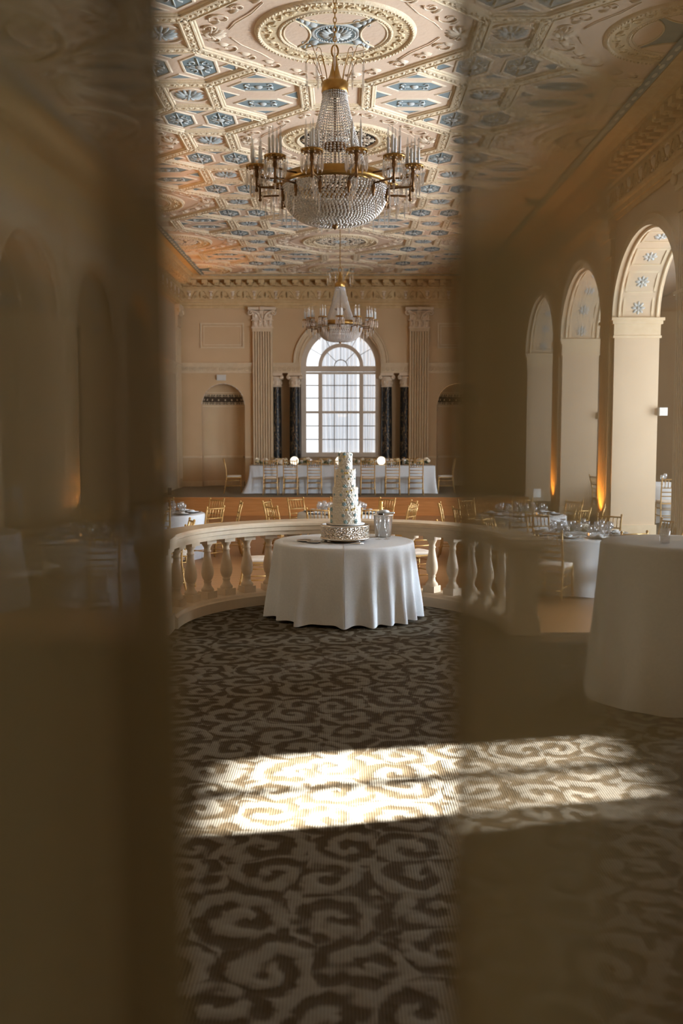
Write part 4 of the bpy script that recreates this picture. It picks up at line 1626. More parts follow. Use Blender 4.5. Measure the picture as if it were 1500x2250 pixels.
for i, x in enumerate((-2.15, -1.62, -.95, -.42, .3, .75, 1.45, 1.85, 2.25)):
    rnd = random.Random(i)
    o = empty('flower_garland', (x, 27.25, HZ))
    tag(o, 'low garland of ivory flowers and leaves %s the head table' % where[i], 'flowers', 'flower garlands on the head table')
    f_ = bpy.data.objects.new('foliage', leaf_clump(60, .16, .12, .14, rnd)); col.objects.link(f_); f_.parent = o; f_['kind'] = 'stuff'
    for k in range(9):
        q = bpy.data.objects.new('blossom', fl_me[(0, 1, 2, 1, 0, 1, 2, 1, 1)[k]])
        col.objects.link(q); q.parent = o
        q.location = (rnd.uniform(-.15, .15), rnd.uniform(-.13, .1), rnd.uniform(.085, .16))
        q.rotation_euler = (rnd.uniform(.2, 1.2), rnd.uniform(-.5, .5), rnd.uniform(-.6, .6))

# glasses
def goblet_mesh(h, r):
    b = MB()
    b.lathe([(0, 0), (r * .85, .002), (r * .8, .006), (.006, .012), (.005, h * .42), (r * .5, h * .48), (r * .95, h * .62), (r, h * .76), (r * .88, h), (r * .84, h), (r * .94, h * .76), (r * .88, h * .62), (r * .4, h * .5), (0, h * .49)], n=12)
    return b.mesh('goblet', M['glass'])
gob = goblet_mesh(.19, .04)
gob2 = goblet_mesh(.16, .036)
tumb = MB(); tumb.lathe([(0, 0), (.033, 0), (.038, .1), (.035, .1), (.03, .008), (0, .008)], n=12); tumb = tumb.mesh('tumbler', M['glass'])
def glass(name, me, loc, label, group):
    o = bpy.data.objects.new(name, me); col.objects.link(o); o.location = loc
    return tag(o, label, 'glass', group)
for i, x in enumerate((-2.3, -2.1, -1.78, -1.5, -1.05, -.8, -.55, -.3, .5, .62, .95, 1.28, 1.62, 1.75, 2.1, 2.35)):
    glass('wine_glass', gob if i % 2 else gob2, (x, 27.06 + .45 * (i % 3 == 0), HZ), 'clear stemmed glass among the garlands on the head table', 'stemmed glasses on the head table')
pl = MB(); pl.lathe([(0, .004), (.09, .004), (.15, .016), (.152, .02), (.09, .01), (0, .009)], n=20)
plate_me = pl.mesh('charger', M['plate'])
pl = MB(); pl.lathe([(0, .012), (.07, .012), (.11, .022), (.112, .025), (.07, .017), (0, .016)], n=18)
china_me = pl.mesh('dinner_plate', M['china'])
nb = MB()
nb.box(-.03, .03, -.09, .09, .017, .03); nb.ball((0, .02, .035), (.05, .06, .02), 8, 5)
nap_me = nb.mesh('napkin', M['cloth'])
def setting(x, y, z, rz, label, group):
    o = bpy.data.objects.new('place_setting', plate_me); col.objects.link(o)
    o.location = (x, y, z); o.rotation_euler = (0, 0, rz)
    tag(o, label, 'plate', group)
    for me in (china_me, nap_me):
        q = bpy.data.objects.new(me.name, me); col.objects.link(q); q.parent = o
for i, x in enumerate(FX):
    setting(x, 27.13, HZ, 0, 'dark charger with plate and napkin at the %s front seat of the head table' % names[i], 'place settings on the head table')

# ---- round guest tables
def round_cloth(r, h, folds, seed, flare=.06, amp=.045, nseg=140, sharp=1.0, rows=16):
    rnd = random.Random(seed)
    ph = [rnd.uniform(0, 6.28) for _ in range(4)]
    b = MB()
    vs = []
    prof = []
    for j in range(5): prof.append((r * j / 5 * .96 if j else 0.0, h, 0))
    prof += [(r * .985, h, 0), (r, h - .006, 0), (r + .008, h - .02, .02)]
    for j in range(1, rows + 1): prof.append((r + .008 + flare * (j / rows) ** 1.1, h - .02 - (h - .032) * j / rows, (j / rows) ** .85))
    for (rr, z, f_) in prof:
        for i in range(nseg):
            a = 2 * PI * i / nseg
            s_ = math.sin(folds * a + ph[0] + .7 * math.sin(2 * a + ph[1]) + .4 * math.sin(5 * a + ph[2]))
            s_ = math.copysign(abs(s_) ** sharp, s_)
            m_ = .65 + .35 * math.sin(3 * a + ph[3])
            q = rr + amp * f_ * s_ * m_
            vs.append((q * math.cos(a), q * math.sin(a), z + (.012 * f_ * s_ if f_ > .9 else 0)))
    fs = []
    for j in range(len(prof) - 1):
        for i in range(nseg):
            fs.append((j * nseg + i, (j + 1) * nseg + i, (j + 1) * nseg + (i + 1) % nseg, j * nseg + (i + 1) % nseg))
    b.add(vs, fs, True)
    return b
def base_table(x, y, z, r, h, label, group=None):
    t = empty('round_table', (x, y, z)); tag(t, label, 'table', group)
    b = MB(); b.lathe([(0, h - .04), (r - .03, h - .04), (r - .03, h - .008), (0, h - .008)], n=28); b.build('tabletop', M['stagewood'], t)
    b = MB(); b.lathe([(.05, .03), (.05, h - .04)], n=12); b.build('post', M['brass_dark'], t)
    b = MB()
    for k in range(4):
        a = k * PI / 2 + .4
        b.tube([(0, 0, .08), (.28 * math.cos(a), .28 * math.sin(a), .02)], .022, 6)
    b.build('foot', M['brass_dark'], t)
    return t
cloth_me = round_cloth(.76, .76, 11, 3, nseg=110, rows=10).mesh('tablecloth', M['cloth'])
vm = MB(); vm.lathe([(0, 0), (.03, 0), (.036, .07), (.032, .07), (.027, .008), (0, .008)], n=12); votive_me = vm.mesh('votive', M['glass'])
fm = MB(); fm.ball((0, 0, .04), (.012, .012, .022), 6, 5); flame_me = fm.mesh('flame', M['flame'])
def candle(x, y, z, label):
    o = bpy.data.objects.new('votive_candle', votive_me); col.objects.link(o); o.location = (x, y, z)
    tag(o, label, 'candle', 'lit votive candles on the guest tables')
    q = bpy.data.objects.new('flame', flame_me); col.objects.link(q); q.parent = o
def guest_table(x, y, z, desc, angs, nset, clabs=None, seed=0, centre=True):
    base_table(x, y, z, .76, .76, 'round guest table %s' % desc, 'round guest tables')
    c = bpy.data.objects.new('tablecloth', cloth_me); col.objects.link(c); c.location = (x, y, z); c.rotation_euler = (0, 0, seed * PI / 2)
    tag(c, 'white floor-length cloth on the round guest table %s' % desc, 'tablecloth', 'white round tablecloths')
    rnd = random.Random(seed)
    zt = z + .762
    for i, a in enumerate(angs):
        rr = 1.10 + (rnd.uniform(-.02, .04))
        px_, py_ = x + rr * math.cos(R(a)), y + rr * math.sin(R(a))
        lab = clabs[i] if clabs else None
        chair(px_, py_, z, R(a) + PI / 2 + rnd.uniform(-.1, .1), 'gold chair %s' % lab, 'chairs round the guest table %s' % desc)
    for i, a in enumerate(angs[:nset]):
        ca, sa = math.cos(R(a)), math.sin(R(a))
        setting(x + .55 * ca, y + .55 * sa, zt, R(a) + PI / 2, 'dark charger with plate and napkin on the guest table %s' % desc, 'place settings on the guest table %s' % desc)
        for (rr, off) in ((.38, 14), (.42, -12), (.33, 2)):
            aa = R(a + off)
            glass('water_goblet' if off else 'wine_glass', gob if off > 5 else gob2, (x + rr * math.cos(aa), y + rr * math.sin(aa), zt), 'clear stemmed glass on the guest table %s' % desc, 'glasses on the guest table %s' % desc)
    if centre:
        o = empty('flower_centrepiece', (x, y, zt)); tag(o, 'low ivory flower centrepiece on the guest table %s' % desc, 'flowers')
        f_ = bpy.data.objects.new('foliage', leaf_clump(30, .12, .12, .1, rnd)); col.objects.link(f_); f_.parent = o; f_['kind'] = 'stuff'
        for k in range(5):
            q = bpy.data.objects.new('blossom', fl_me[k % 3]); col.objects.link(q); q.parent = o
            q.location = (rnd.uniform(-.1, .1), rnd.uniform(-.1, .1), rnd.uniform(.06, .12)); q.rotation_euler = (rnd.uniform(-.5, .9), rnd.uniform(-.5, .5), 0)

guest_table(.05, 17.45, ZL, 'behind the cake', [-107, -68, -28, -148, 17, 163, 53, 128, 90],
            9, ['behind the cake, back to us, left of the cake', 'behind the cake, back to us, beside the ice bucket', 'turned at the right front of the table behind the cake',
                'turned at the left front of the table behind the cake', 'seen edge-on at the right of the table behind the cake', 'seen edge-on at the left of the table behind the cake',
                'facing us at the right back of the table behind the cake', 'facing us at the left back of the table behind the cake', 'facing us behind the cake top, before the stage',
                'tucked at the far left of the table behind the cake'][:9] + ['low'] if False else
            ['behind the cake, back to us, left of the cake', 'behind the cake, back to us, beside the ice bucket', 'turned at the right front of the table behind the cake',
             'turned at the left front of the table behind the cake', 'seen edge-on at the right of the table behind the cake', 'seen edge-on at the left of the table behind the cake',
             'facing us at the right back of the table behind the cake', 'facing us at the left back of the table behind the cake', 'facing us behind the cake, before the stage front', 'tucked close at the left side of the table behind the cake'], seed=1)
def ring_labels(desc, n):
    w_ = ['on the near side', 'at the near right', 'on the right side', 'at the far right', 'on the far side', 'at the far left', 'on the left side', 'at the near left']
    return ['%s of the guest table, %s' % (w_[k], desc) for k in range(n)]
RING = [-90, -45, 0, 45, 90, 135, 180, -135]
for (x, y, z, desc, seed, rot) in ((-3.1, 17.3, ZL, 'far left, by the stage', 2, 8), (3.15, 17.1, ZL, 'far right, by the stage', 3, -10),
                              (-3.35, 13.7, ZL, 'near left, beyond the balcony', 4, 20), (3.4, 13.8, ZL, 'near right, beyond the balcony', 5, 14)):
    guest_table(x, y, z, desc, [a + rot for a in RING], 8, ring_labels(desc, 8), seed)
candle(3.35, 16.75, ZL + .762, 'lit votive candle on the far right guest table')
candle(3.42, 13.45, ZL + .762, 'lit votive candle on the near right guest table')
candle(-3.45, 13.35, ZL + .762, 'lit votive candle on the near left guest table')
candle(-3.3, 17.0, ZL + .762, 'lit votive candle on the far left guest table')
# two chairs close behind the balustrade, drawn up to a table the cake table hides
chair(-1.05, 13.45, ZL, -PI / 2 + .18, 'gold chair seen side-on through the balusters left of the cake table', 'chairs close behind the balustrade')
chair(1.12, 14.2, ZL, .5, 'gold chair glimpsed just right of the cake table behind the balustrade', 'chairs close behind the balustrade')
# table number card
o = empty('table_number_card', (3.78, 18.0, ZL + .0)); 
o.location = (3.45, 17.25, ZL + .762)
tag(o, 'small white card on a stand on the far right guest table', 'card')
b = MB(); b.box(-.065, .065, -.003, .003, .28, .43); b.build('card', M['plastic'], o)
b = MB(); b.tube([(0, 0, .005), (0, 0, .29)], .005, 6); b.lathe([(0, 0), (.04, 0), (.035, .008), (0, .01)], n=12); b.build('stand', M['brass'], o)

# aisle tables glimpsed through the arches
base_table(6.55, 20.6, 0, .76, .76, 'round table in the right aisle seen through the arch')
c = bpy.data.objects.new('tablecloth', cloth_me); col.objects.link(c); c.location = (6.55, 20.6, 0)
tag(c, 'white cloth on the round table in the right aisle', 'tablecloth', 'white round tablecloths')
for i, a in enumerate((-95, -20, 190)):
    chair(6.55 + 1.1 * math.cos(R(a)), 20.6 + 1.1 * math.sin(R(a)), 0, R(a) + PI / 2, 'gold chair %s of the right aisle table' % ['on the near side', 'on the wall side', 'on the hall side'][i], 'chairs at the right aisle table')
for i in range(8):
    a = 2 * PI * i / 8
    glass('wine_glass', gob, (6.55 + .4 * math.cos(a), 20.6 + .4 * math.sin(a), .762), 'clear stemmed glass on the right aisle table', 'glasses on the right aisle table')
base_table(-6.6, 20.4, 0, .76, .76, 'round table in the left aisle seen through the arch')
c = bpy.data.objects.new('tablecloth', cloth_me); col.objects.link(c); c.location = (-6.6, 20.4, 0)
tag(c, 'white cloth on the round table in the left aisle', 'tablecloth', 'white round tablecloths')
for i, a in enumerate((-85, 10)):
    chair(-6.6 + 1.1 * math.cos(R(a)), 20.4 + 1.1 * math.sin(R(a)), 0, R(a) + PI / 2, 'gold chair %s of the left aisle table' % ['on the near side', 'on the hall side'][i], 'chairs at the left aisle table')
# tall cocktail table at right, low table at far left
t = base_table(2.40, 6.95, 0, .48, 1.10, 'tall round cocktail table at the right of the carpet')
tag(round_cloth(.48, 1.10, 9, 11, flare=.10, amp=.04, rows=12).build('tablecloth', M['cloth']), 'white floor-length cloth on the tall cocktail table at the right', 'tablecloth').location = (2.40, 6.95, 0)
glass('tumbler', tumb, (2.32, 6.86, 1.102), 'small clear tumbler on the tall cocktail table', None)
base_table(-3.95, 10.4, 0, .62, .80, 'round table at the far left of the carpet')
tag(round_cloth(.62, .80, 10, 12, rows=10).build('tablecloth', M['cloth']), 'white cloth on the round table at the far left edge', 'tablecloth').location = (-3.95, 10.4, 0)

# ---- cake table
CXT, CYT = .10, 10.02
base_table(CXT, CYT, 0, .705, .76, 'round cake table in the bow of the balustrade')
def cake_cloth():
    b = MB()
    nseg = 260; r = .705; h = .762
    # fold peaks (angle from the camera-facing direction, strength)
    peaks = [(-80, 1.0), (-58, .55), (-34, 1.1), (0, .95), (20, .95), (35, .8), (48, 1.0), (63, .8), (80, .95), (100, .8), (122, 1), (148, .9), (176, 1), (204, .9), (232, 1), (255, .8)]
    vs = []
    prof = [(0, h, 0), (.2, h, 0), (.45, h, 0), (.6, h, 0), (.67, h, 0), (.692, h - .001, 0), (.702, h - .006, 0), (.708, h - .018, .03)]
    rows = 26
    for j in range(1, rows + 1):
        v = j / rows
        prof.append((.709 + .045 * v, h - .018 - (h - .03) * v, v))
    prof_n = len(prof)
    for (rr, z, f_) in prof:
        for i in range(nseg):
            th = 2 * PI * i / nseg
            deg = (math.degrees(th) + 90 + 180) % 360 - 180
            s_ = 0
            for (p, st) in peaks:
                d = (deg - p + 180) % 360 - 180
                s_ += st * math.exp(-(d / 4.8) ** 2)
            q = rr + (f_ ** .9) * (.105 * s_ - .035)
            wob = .004 * f_ * math.sin(deg * .31 + z * 9)
            zz = z + (.02 * (1 - min(1, s_)) * f_ ** 6)
            vs.append(((q + wob) * math.cos(th), (q + wob) * math.sin(th), zz))
    fs = [(j * nseg + i, (j + 1) * nseg + i, (j + 1) * nseg + (i + 1) % nseg, j * nseg + (i + 1) % nseg) for j in range(prof_n - 1) for i in range(nseg)]
    b.add(vs, fs, True)
    return b
o = cake_cloth().build('tablecloth', M['cloth']); o.location = (CXT, CYT, 0)
tag(o, 'white draped cloth on the cake table, falling in deep folds', 'tablecloth')
b = MB(); b.tube([(0, -.7, .7635), (0, 0, .7632), (0, .7, .7635)], .0022, 4)
b.tube([(0, -.702, .757), (.004, -.712, .74), (.008, -.775, .4), (.01, -.815, .03)], .003, 4)
b.build('pressed_crease', M['cloth'], o)

# cake stand
KX, KY = .11, 9.95
o = empty('cake_stand', (KX, KY, .763)); tag(o, 'round hammered silver cake stand under the cake', 'cake stand')
b = MB(); b.lathe([(.236, .035), (.242, .045), (.242, .155), (.238, .165)], n=64); b.build('drum', M['hammered'], o)
b = MB(); b.lathe([(.246, .03), (.25, .036), (.246, .046), (.24, .046)], n=64); b.lathe([(.24, .155), (.246, .16), (.246, .168), (.23, .172), (0, .172)], n=64); b.build('rim', M['silver'], o)
b = MB(); b.lathe([(0, .012), (.2, .012), (.21, .035), (0, .035)], n=40); b.build('underside', M['brass_dark'], o)
for k in range(4):
    a = k * PI / 2 + .7
    b = MB(); b.ball((.2 * math.cos(a), .2 * math.sin(a), .016), (.026, .026, .016), 8, 5); b.build('foot', M['silver'], o)

# cake
cz = .763 + .173
ck = empty('wedding_cake', (KX + .003, KY, cz)); tag(ck, 'tall four-tier white wedding cake with petal icing and pale blue flowers', 'cake')
b = MB(); b.lathe([(0, 0), (.19, 0), (.195, .008), (.19, .014), (0, .014)], n=40); b.build('cake_board', M['china'], ck)
tiers = [(.150, .014, .19), (.123, .19, .37), (.098, .37, .548), (.066, .548, .712)]
rnd = random.Random(5)
for k, (r, z0, z1) in enumerate(tiers):
    b = MB()
    prof = [(0, z0), (r * .99, z0), (r, z0 + .006)]
    m_ = 10
    for j in range(1, m_):
        prof.append((r * (1 + .012 * math.sin(j * 2.1)), z0 + (z1 - z0) * j / m_))
    prof += [(r, z1 - .012), (r * .97, z1 - .002), (r * .9, z1), (0, z1)]
    b.lathe(prof, n=40)
    # petal strokes
    n = int(2 * PI * r / .026)
    rows = 7
    for j in range(rows):
        for i in range(n):
            a = 2 * PI * (i + .5 * (j % 2)) / n + rnd.uniform(-.06, .06)
            z = z0 + (z1 - z0) * (j + .5) / rows + rnd.uniform(-.006, .006)
            d = Vector((math.cos(a), math.sin(a), 0)); tg = Vector((-d.y, d.x, 0)); up = Vector((0, 0, 1))
            q = rnd.uniform(-.9, .9)
            ax = (up * math.cos(q) + tg * math.sin(q))
            b.blob(d * r * .995 + up * z, ax * .023, (tg * math.cos(q) - up * math.sin(q)) * .015, d * rnd.uniform(.003, .008) + up * .002)
    b.build('tier', M['icing'], ck)
_ib = MB()
for i in range(5):
    q = 2 * PI * i / 5
    e_ = Vector((0, math.cos(q), math.sin(q)))
    _ib.blob(e_ * .55, e_ * .5, Vector((1, 0, 0)).cross(e_) * .42, Vector((.35, 0, 0)))
_ib.ball((.3, 0, 0), .28, 6, 4)
icing_me = _ib.mesh('blue_flower', M['icing_blue'])
def icing_flower(mb, a, r, z, s_):
    o = bpy.data.objects.new('blue_flower', icing_me); col.objects.link(o); o.parent = ck
    o.location = ((r + .006) * math.cos(a), (r + .006) * math.sin(a), z)
    o.rotation_euler = (0, 0, a); o.scale = (s_ * 1.12,) * 3
vis = [  # angle in degrees from the camera-facing side (right positive), tier, height share, size
    (-62, 0, .80, .022), (-60, 0, .42, .015), (-62, 0, .12, .020), (-8, 0, .48, .016), (0, 0, .12, .020), (38, 0, .50, .016), (42, 0, .14, .022),
    (-6, 1, .10, .021), (32, 1, .12, .015), (-20, 1, .62, .015), (16, 1, .58, .014), (52, 1, .58, .012), (-58, 1, .62, .012), (70, 1, .3, .012),
    (-4, 2, .06, .022), (46, 2, .08, .014), (-14, 2, .62, .015), (34, 2, .62, .010), (-18, 2, .94, .016), (-52, 2, .64, .009), (64, 2, .5, .010),
    (16, 3, .12, .019), (-50, 3, .56, .014), (-60, 3, .92, .016), (-8, 3, .95, .015), (34, 3, .62, .009), (55, 3, .9, .010)]
fb = MB(); fg = MB()
for (a, k, h_, s_) in vis:
    r, z0, z1 = tiers[k]
    icing_flower(fb, R(a - 90), r, z0 + (z1 - z0) * h_, s_)
for i in range(26):
    k = i % 4
    r, z0, z1 = tiers[k]
    icing_flower(fb, R(rnd.uniform(20, 160)), r, z0 + (z1 - z0) * rnd.uniform(.1, .95), rnd.uniform(.009, .02))
for (a, k, h_) in ((0, 2, .82), (12, 2, .82), (8, 1, .8), (28, 1, .86), (4, 0, .80), (26, 0, .80), (-2, 1, .34), (20, 2, .5), (36, 0, .86), (-6, 3, .8)):
    r, z0, z1 = tiers[k]
    d = Vector((math.cos(R(a - 90)), math.sin(R(a - 90)), 0))
    fg.blob(d * (r + .004) + Vector((0, 0, z0 + (z1 - z0) * h_)), Vector((-d.y, d.x, .5)) * .012, Vector((d.y * .4, -d.x * .4, 1)) * .01, d * .01)
fg.build('gold_petals', M['icing_gold'], ck)

# ice bucket with bottle
o = empty('ice_bucket', (.508, 10.36, .763)); tag(o, 'steel ice bucket beside the cake on the cake table', 'bucket')
b = MB(); b.lathe([(0, 0), (.076, 0), (.08, .008), (.083, .02), (.102, .225), (.108, .23), (.106, .237), (.1, .235), (.078, .01), (0, .01)], n=32); b.build('pail', M['steel'], o)
b = MB(); b.lathe([(0, .19), (.09, .19), (.05, .205), (0, .21)], n=20); b.build('ice', M['glass'], o)
o = empty('champagne_bottle', (.485, 10.36, .80)); tag(o, 'bottle with gold foil neck standing in the ice bucket', 'bottle')
b = MB(); b.lathe([(0, 0), (.04, 0), (.043, .01), (.043, .15), (.03, .20), (.019, .235), (.017, .25)], n=18); b.build('body', M['bottle'], o)
b = MB(); b.lathe([(.02, .225), (.019, .25), (.0165, .29), (.019, .30), (.0195, .325), (.015, .338), (0, .342)], n=18); b.build('foil', M['foil'], o)
o = bpy.data.objects.new('folded_napkin', nap_me); col.objects.link(o); o.location = (.535, 10.33, .995); o.rotation_euler = (0, 0, 1.4)
tag(o, 'folded white napkin lying across the top of the ice bucket', 'napkin')
# flutes
b = MB()
b.lathe([(0, 0), (.033, .001), (.03, .005), (.005, .012), (.004, .085), (.012, .1), (.025, .14), (.028, .18), (.026, .235), (.023, .235), (.025, .18), (.021, .14), (0, .105)], n=16)
fl_ = b.mesh('champagne_flute', M['glass'])
for i, (x, y) in enumerate(((.452, 10.10), (.535, 10.12))):
    glass('champagne_flute', fl_, (x, y, .763), 'empty champagne flute before the ice bucket, %s of the pair' % ('left' if i == 0 else 'right'), 'champagne flutes on the cake table')
# server knife and dessert plates
o = empty('cake_knife', (.14, 9.62, .764), .12); tag(o, 'silver cake knife lying in front of the cake stand', 'knife')
b = MB(); b.add([(-.2, -.012, .006), (.02, -.014, .006), (.02, .012, .006), (-.18, .014, .006), (-.2, -.012, .009), (.02, -.014, .009), (.02, .012, .009), (-.18, .014, .009)], [(0, 3, 2, 1), (4, 5, 6, 7), (0, 1, 5, 4), (1, 2, 6, 5), (2, 3, 7, 6), (3, 0, 4, 7)]); b.build('blade', M['silver'], o)
b = MB(); b.tube([(.02, 0, .01), (.08, 0, .012), (.15, .004, .011)], .009, 8, taper=[.7, 1.1, .8]); b.build('handle', M['silver'], o)
for i, (x, y, r) in enumerate(((-.29, 9.93, .085), (-.20, 9.80, .07))):
    b = MB(); b.lathe([(0, 0), (r * .6, 0), (r, .012), (r * 1.02, .015), (r * .6, .006), (0, .006)], n=24)
    q = b.build('dessert_plate', M['silver']); q.location = (x, y, .764 + .0)
    tag(q, ('larger' if i == 0 else 'smaller') + ' silver dessert plate left of the cake stand', 'plate')

# ---- chandeliers
def bead_octa(mb, c, r):
    x, y, z = c
    mb.add([(x - r, y, z), (x + r, y, z), (x, y - r, z), (x, y + r, z), (x, y, z - r), (x, y, z + r)],
           [(0, 2, 5), (2, 1, 5), (1, 3, 5), (3, 0, 5), (2, 0, 4), (1, 2, 4), (3, 1, 4), (0, 3, 4)], False)
def bead(mb, c, r):
    mb.ball(c, r, 6, 4, True)
def make_chandelier(ztop, label, loc):
    t = empty('chandelier', loc)
    tag(t, label, 'chandelier', 'crystal chandeliers')
    # z = 0 is the bottom of the bowl
    # crystal bowl
    b = MB()
    RB, HB = .485, .325
    rows = 24
    for j in range(rows):
        u = (j + .5) / rows
        th = u * PI / 2
        r = RB * math.cos(th) ** .62
        z = HB * (1 - math.sin(th)) + .02
        n = max(6, int(2 * PI * r / (.041 if 2 < j < 9 else .032)))
        for i in range(n):
            a = 2 * PI * (i + .5 * (j % 2) * 0) / n
            bead(b, (r * math.cos(a), r * math.sin(a), z), .0152)
    b.build('crystal_bowl', M['crystal'], t)
    # upper cone of strands
    b = MB()
    n = 44
    for i in range(n):
        a = 2 * PI * i / n
        for j in range(34):
            u = j / 33
            r = .105 + .225 * u ** 1.25
            z = 1.20 - .80 * u
            bead(b, (r * math.cos(a), r * math.sin(a), z), .0085 + .003 * u)
    b.build('crystal_strands', M['crystal'], t)
    b = MB()
    for j in range(5):
        for i in range(34):
            a = 2 * PI * i / 34
            bead(b, (.112 * math.cos(a), .112 * math.sin(a), 1.22 - j * .02), .008)
    b.build('bead_collar', M['crystal'], t)
    # rings and stem
    b = MB()
    b.lathe([(.47, .365), (.485, .365), (.49, .40), (.485, .45), (.47, .45), (.465, .40), (.47, .365)], n=64)
    b.lathe([(.33, .39), (.345, .39), (.345, .43), (.33, .43), (.33, .39)], n=48)
    b.build('main_ring', M['brass'], t)
    b = MB()
    b.tube([(0, 0, .0), (0, 0, 1.3)], .012, 8)
    b.lathe([(0, -.03), (.018, -.02), (.03, .0), (.02, .03), (.012, .06)], n=12)
    for (r, z) in ((.40, .26), (.28, .12), (.14, .06)):
        b.tube([(r * math.cos(2 * PI * i / 32), r * math.sin(2 * PI * i / 32), z) for i in range(32)], .008, 5, closed=True)
    b.lathe([(.12, .72), (.13, .73), (.12, .74), (.11, .73), (.12, .72)], n=20)
    b.lathe([(.2, .13), (.21, .15), (.19, .17), (0, .18)], n=24)
    for k in range(6):
        a = 2 * PI * k / 6
        b.tube([(.47 * math.cos(a), .47 * math.sin(a), .40), (.2 * math.cos(a), .2 * math.sin(a), .40), (0, 0, .40)], .009, 5)
        b.ball((.07 * math.cos(a), .07 * math.sin(a), .72), .035, 8, 5)
    b.build('stem', M['brass_dark'], t)
    # crown
    b = MB()
    b.lathe([(.115, 1.20), (.125, 1.21), (.12, 1.25), (.128, 1.28), (.115, 1.30), (.07, 1.32), (.05, 1.36), (.035, 1.42), (.024, 1.48), (.02, 1.52), (.0, 1.53)], n=28)
    b.tube([(.04 * math.cos(2 * PI * i / 18) * .75, 0, 1.575 + .055 * math.sin(2 * PI * i / 18)) for i in range(18)], .0085, 6, closed=True)
    b.build('crown', M['brass'], t)
    wire = MB(); dr = MB()
    for k in range(10):
        a = 2 * PI * (k + .5) / 10
        d = Vector((math.cos(a), math.sin(a), 0))
        hh = 1.50 + .07 * (k % 2)
        pts = []
        for i in range(9):
            u = i / 8
            pts.append(d * (.115 + .09 * u ** 2) + Vector((0, 0, 1.23 + (hh - 1.23) * u)))
        for i in range(1, 9):
            q = PI * i / 8
            pts.append(d * (.205 + .035 * (1 - math.cos(q))) + Vector((0, 0, hh + .04 * math.sin(q))))
        wire.tube(pts, .0042, 4)
        e = pts[-1]
        for q_ in range(3): bead(dr, (e.x, e.y, e.z - .02 - .018 * q_), .007)
        dr.lathe([(0, -.09), (.009, -.13), (.011, -.2), (.006, -.25), (0, -.27)], c=(e.x, e.y, e.z), n=6, smooth=False)
    wire.build('crown_hook', M['brass'], t)
    dr.build('crown_prisms', M['prism'], t)
    # chain up to the ceiling plate
    b = MB()
    z = 1.64
    k = 0
    while z < ztop - .03:
        ax = Vector((1, 0, 0)) if k % 2 else Vector((0, 1, 0))
        b.tube([ax * .014 * math.cos(2 * PI * i / 10) + Vector((0, 0, z + .028 * math.sin(2 * PI * i / 10))) for i in range(10)], .005, 5, closed=True)
        z += .042; k += 1
    b.build('chain', M['brass'], t)
    b = MB(); b.lathe([(.0, ztop - .09), (.02, ztop - .09), (.03, ztop - .04), (.075, ztop - .012), (.08, ztop), (0, ztop)], n=20); b.build('ceiling_plate', M['brass'], t)
    # twelve arms with drip pans, prisms and candles
    a_ = MB()
    a_.tube([(.485, 0, .405), (.60, 0, .40), (.735, 0, .405)], .009, 6)
    a_.tube([(.49, 0, .31), (.60, 0, .315), (.70, 0, .315), (.735, 0, .33)], .010, 6)
    a_.tube([(.735, 0, .285), (.735, 0, .47)], .012, 6)
    a_.ball((.735, 0, .285), (.018, .018, .02), 7, 5)
    a_.tube([(.49, 0, .34), (.485, 0, .25), (.492, 0, .2)], .011, 5)
    a_.ball((.49, 0, .27), (.02, .02, .05), 7, 5)
    a_.lathe([(.012, .40), (.03, .42), (.016, .45), (.02, .475), (.05, .485)], c=(.735, 0, 0), n=12)
    arm_me = a_.mesh('arm', M['brass_dark'])
    p_ = MB()
    p_.lathe([(.02, .475), (.07, .482), (.095, .492), (.098, .503), (.085, .497), (.02, .49), (0, .49)], c=(.735, 0, 0), n=24)
    for k in range(12):
        a = 2 * PI * k / 12
        p_.ball((.735 + .09 * math.cos(a), .09 * math.sin(a), .485), .009, 6, 4)
    pan_me = p_.mesh('drip_pan', M['brass'])
    q_ = MB()
    for k in range(11):
        a = 2 * PI * k / 11
        x, y = .735 + .092 * math.cos(a), .092 * math.sin(a)
        bead(q_, (x, y, .468), .009)
        q_.lathe([(0, .455), (.0095, .43), (.012, .36), (.007, .335), (0, .315)], c=(x, y, 0), n=6, smooth=False)
    q_.lathe([(0, .40), (.010, .37), (.012, .25), (.006, .19), (0, .17)], c=(.735, 0, 0), n=6, smooth=False)
    for (x, z) in ((.60, .25), (.52, .2), (.68, .28)):
        q_.lathe([(0, 0), (.009, -.03), (.011, -.11), (.005, -.16), (0, -.18)], c=(x, 0, z), n=6, smooth=False)
    pr_me = q_.mesh('prisms', M['prism'])
    c_ = MB(); c_.lathe([(0, .49), (.012, .49), (.0125, .66), (.009, .668), (0, .668)], n=10); can_me = c_.mesh('candle', M['candle'])
    g_ = MB(); g_.lathe([(.006, .665), (.010, .69), (.008, .72), (.002, .755), (0, .76)], n=8); bulb_me = g_.mesh('bulb', M['glass'])
    for k in range(12):
        a = -PI / 2 + R(15) + k * PI / 6
        ar = bpy.data.objects.new('arm', arm_me); col.objects.link(ar); ar.parent = t; ar.rotation_euler = (0, 0, a)
        for me in (pan_me, pr_me):
            s_ = bpy.data.objects.new(me.name, me); col.objects.link(s_); s_.parent = ar
        for q in range(4):
            aa = q * PI / 2 + .5
            x, y = .735 + .052 * math.cos(aa), .052 * math.sin(aa)
            for me in (can_me, bulb_me):
                s_ = bpy.data.objects.new(me.name, me); col.objects.link(s_); s_.parent = ar; s_.location = (x, y, 0)
    return t
ch1 = make_chandelier(ZC + .035 - 3.765, 'large near crystal chandelier with candle arms hanging over the balcony', (.015, 9.45, 3.765))
ch1.scale = (1, 1, 1)
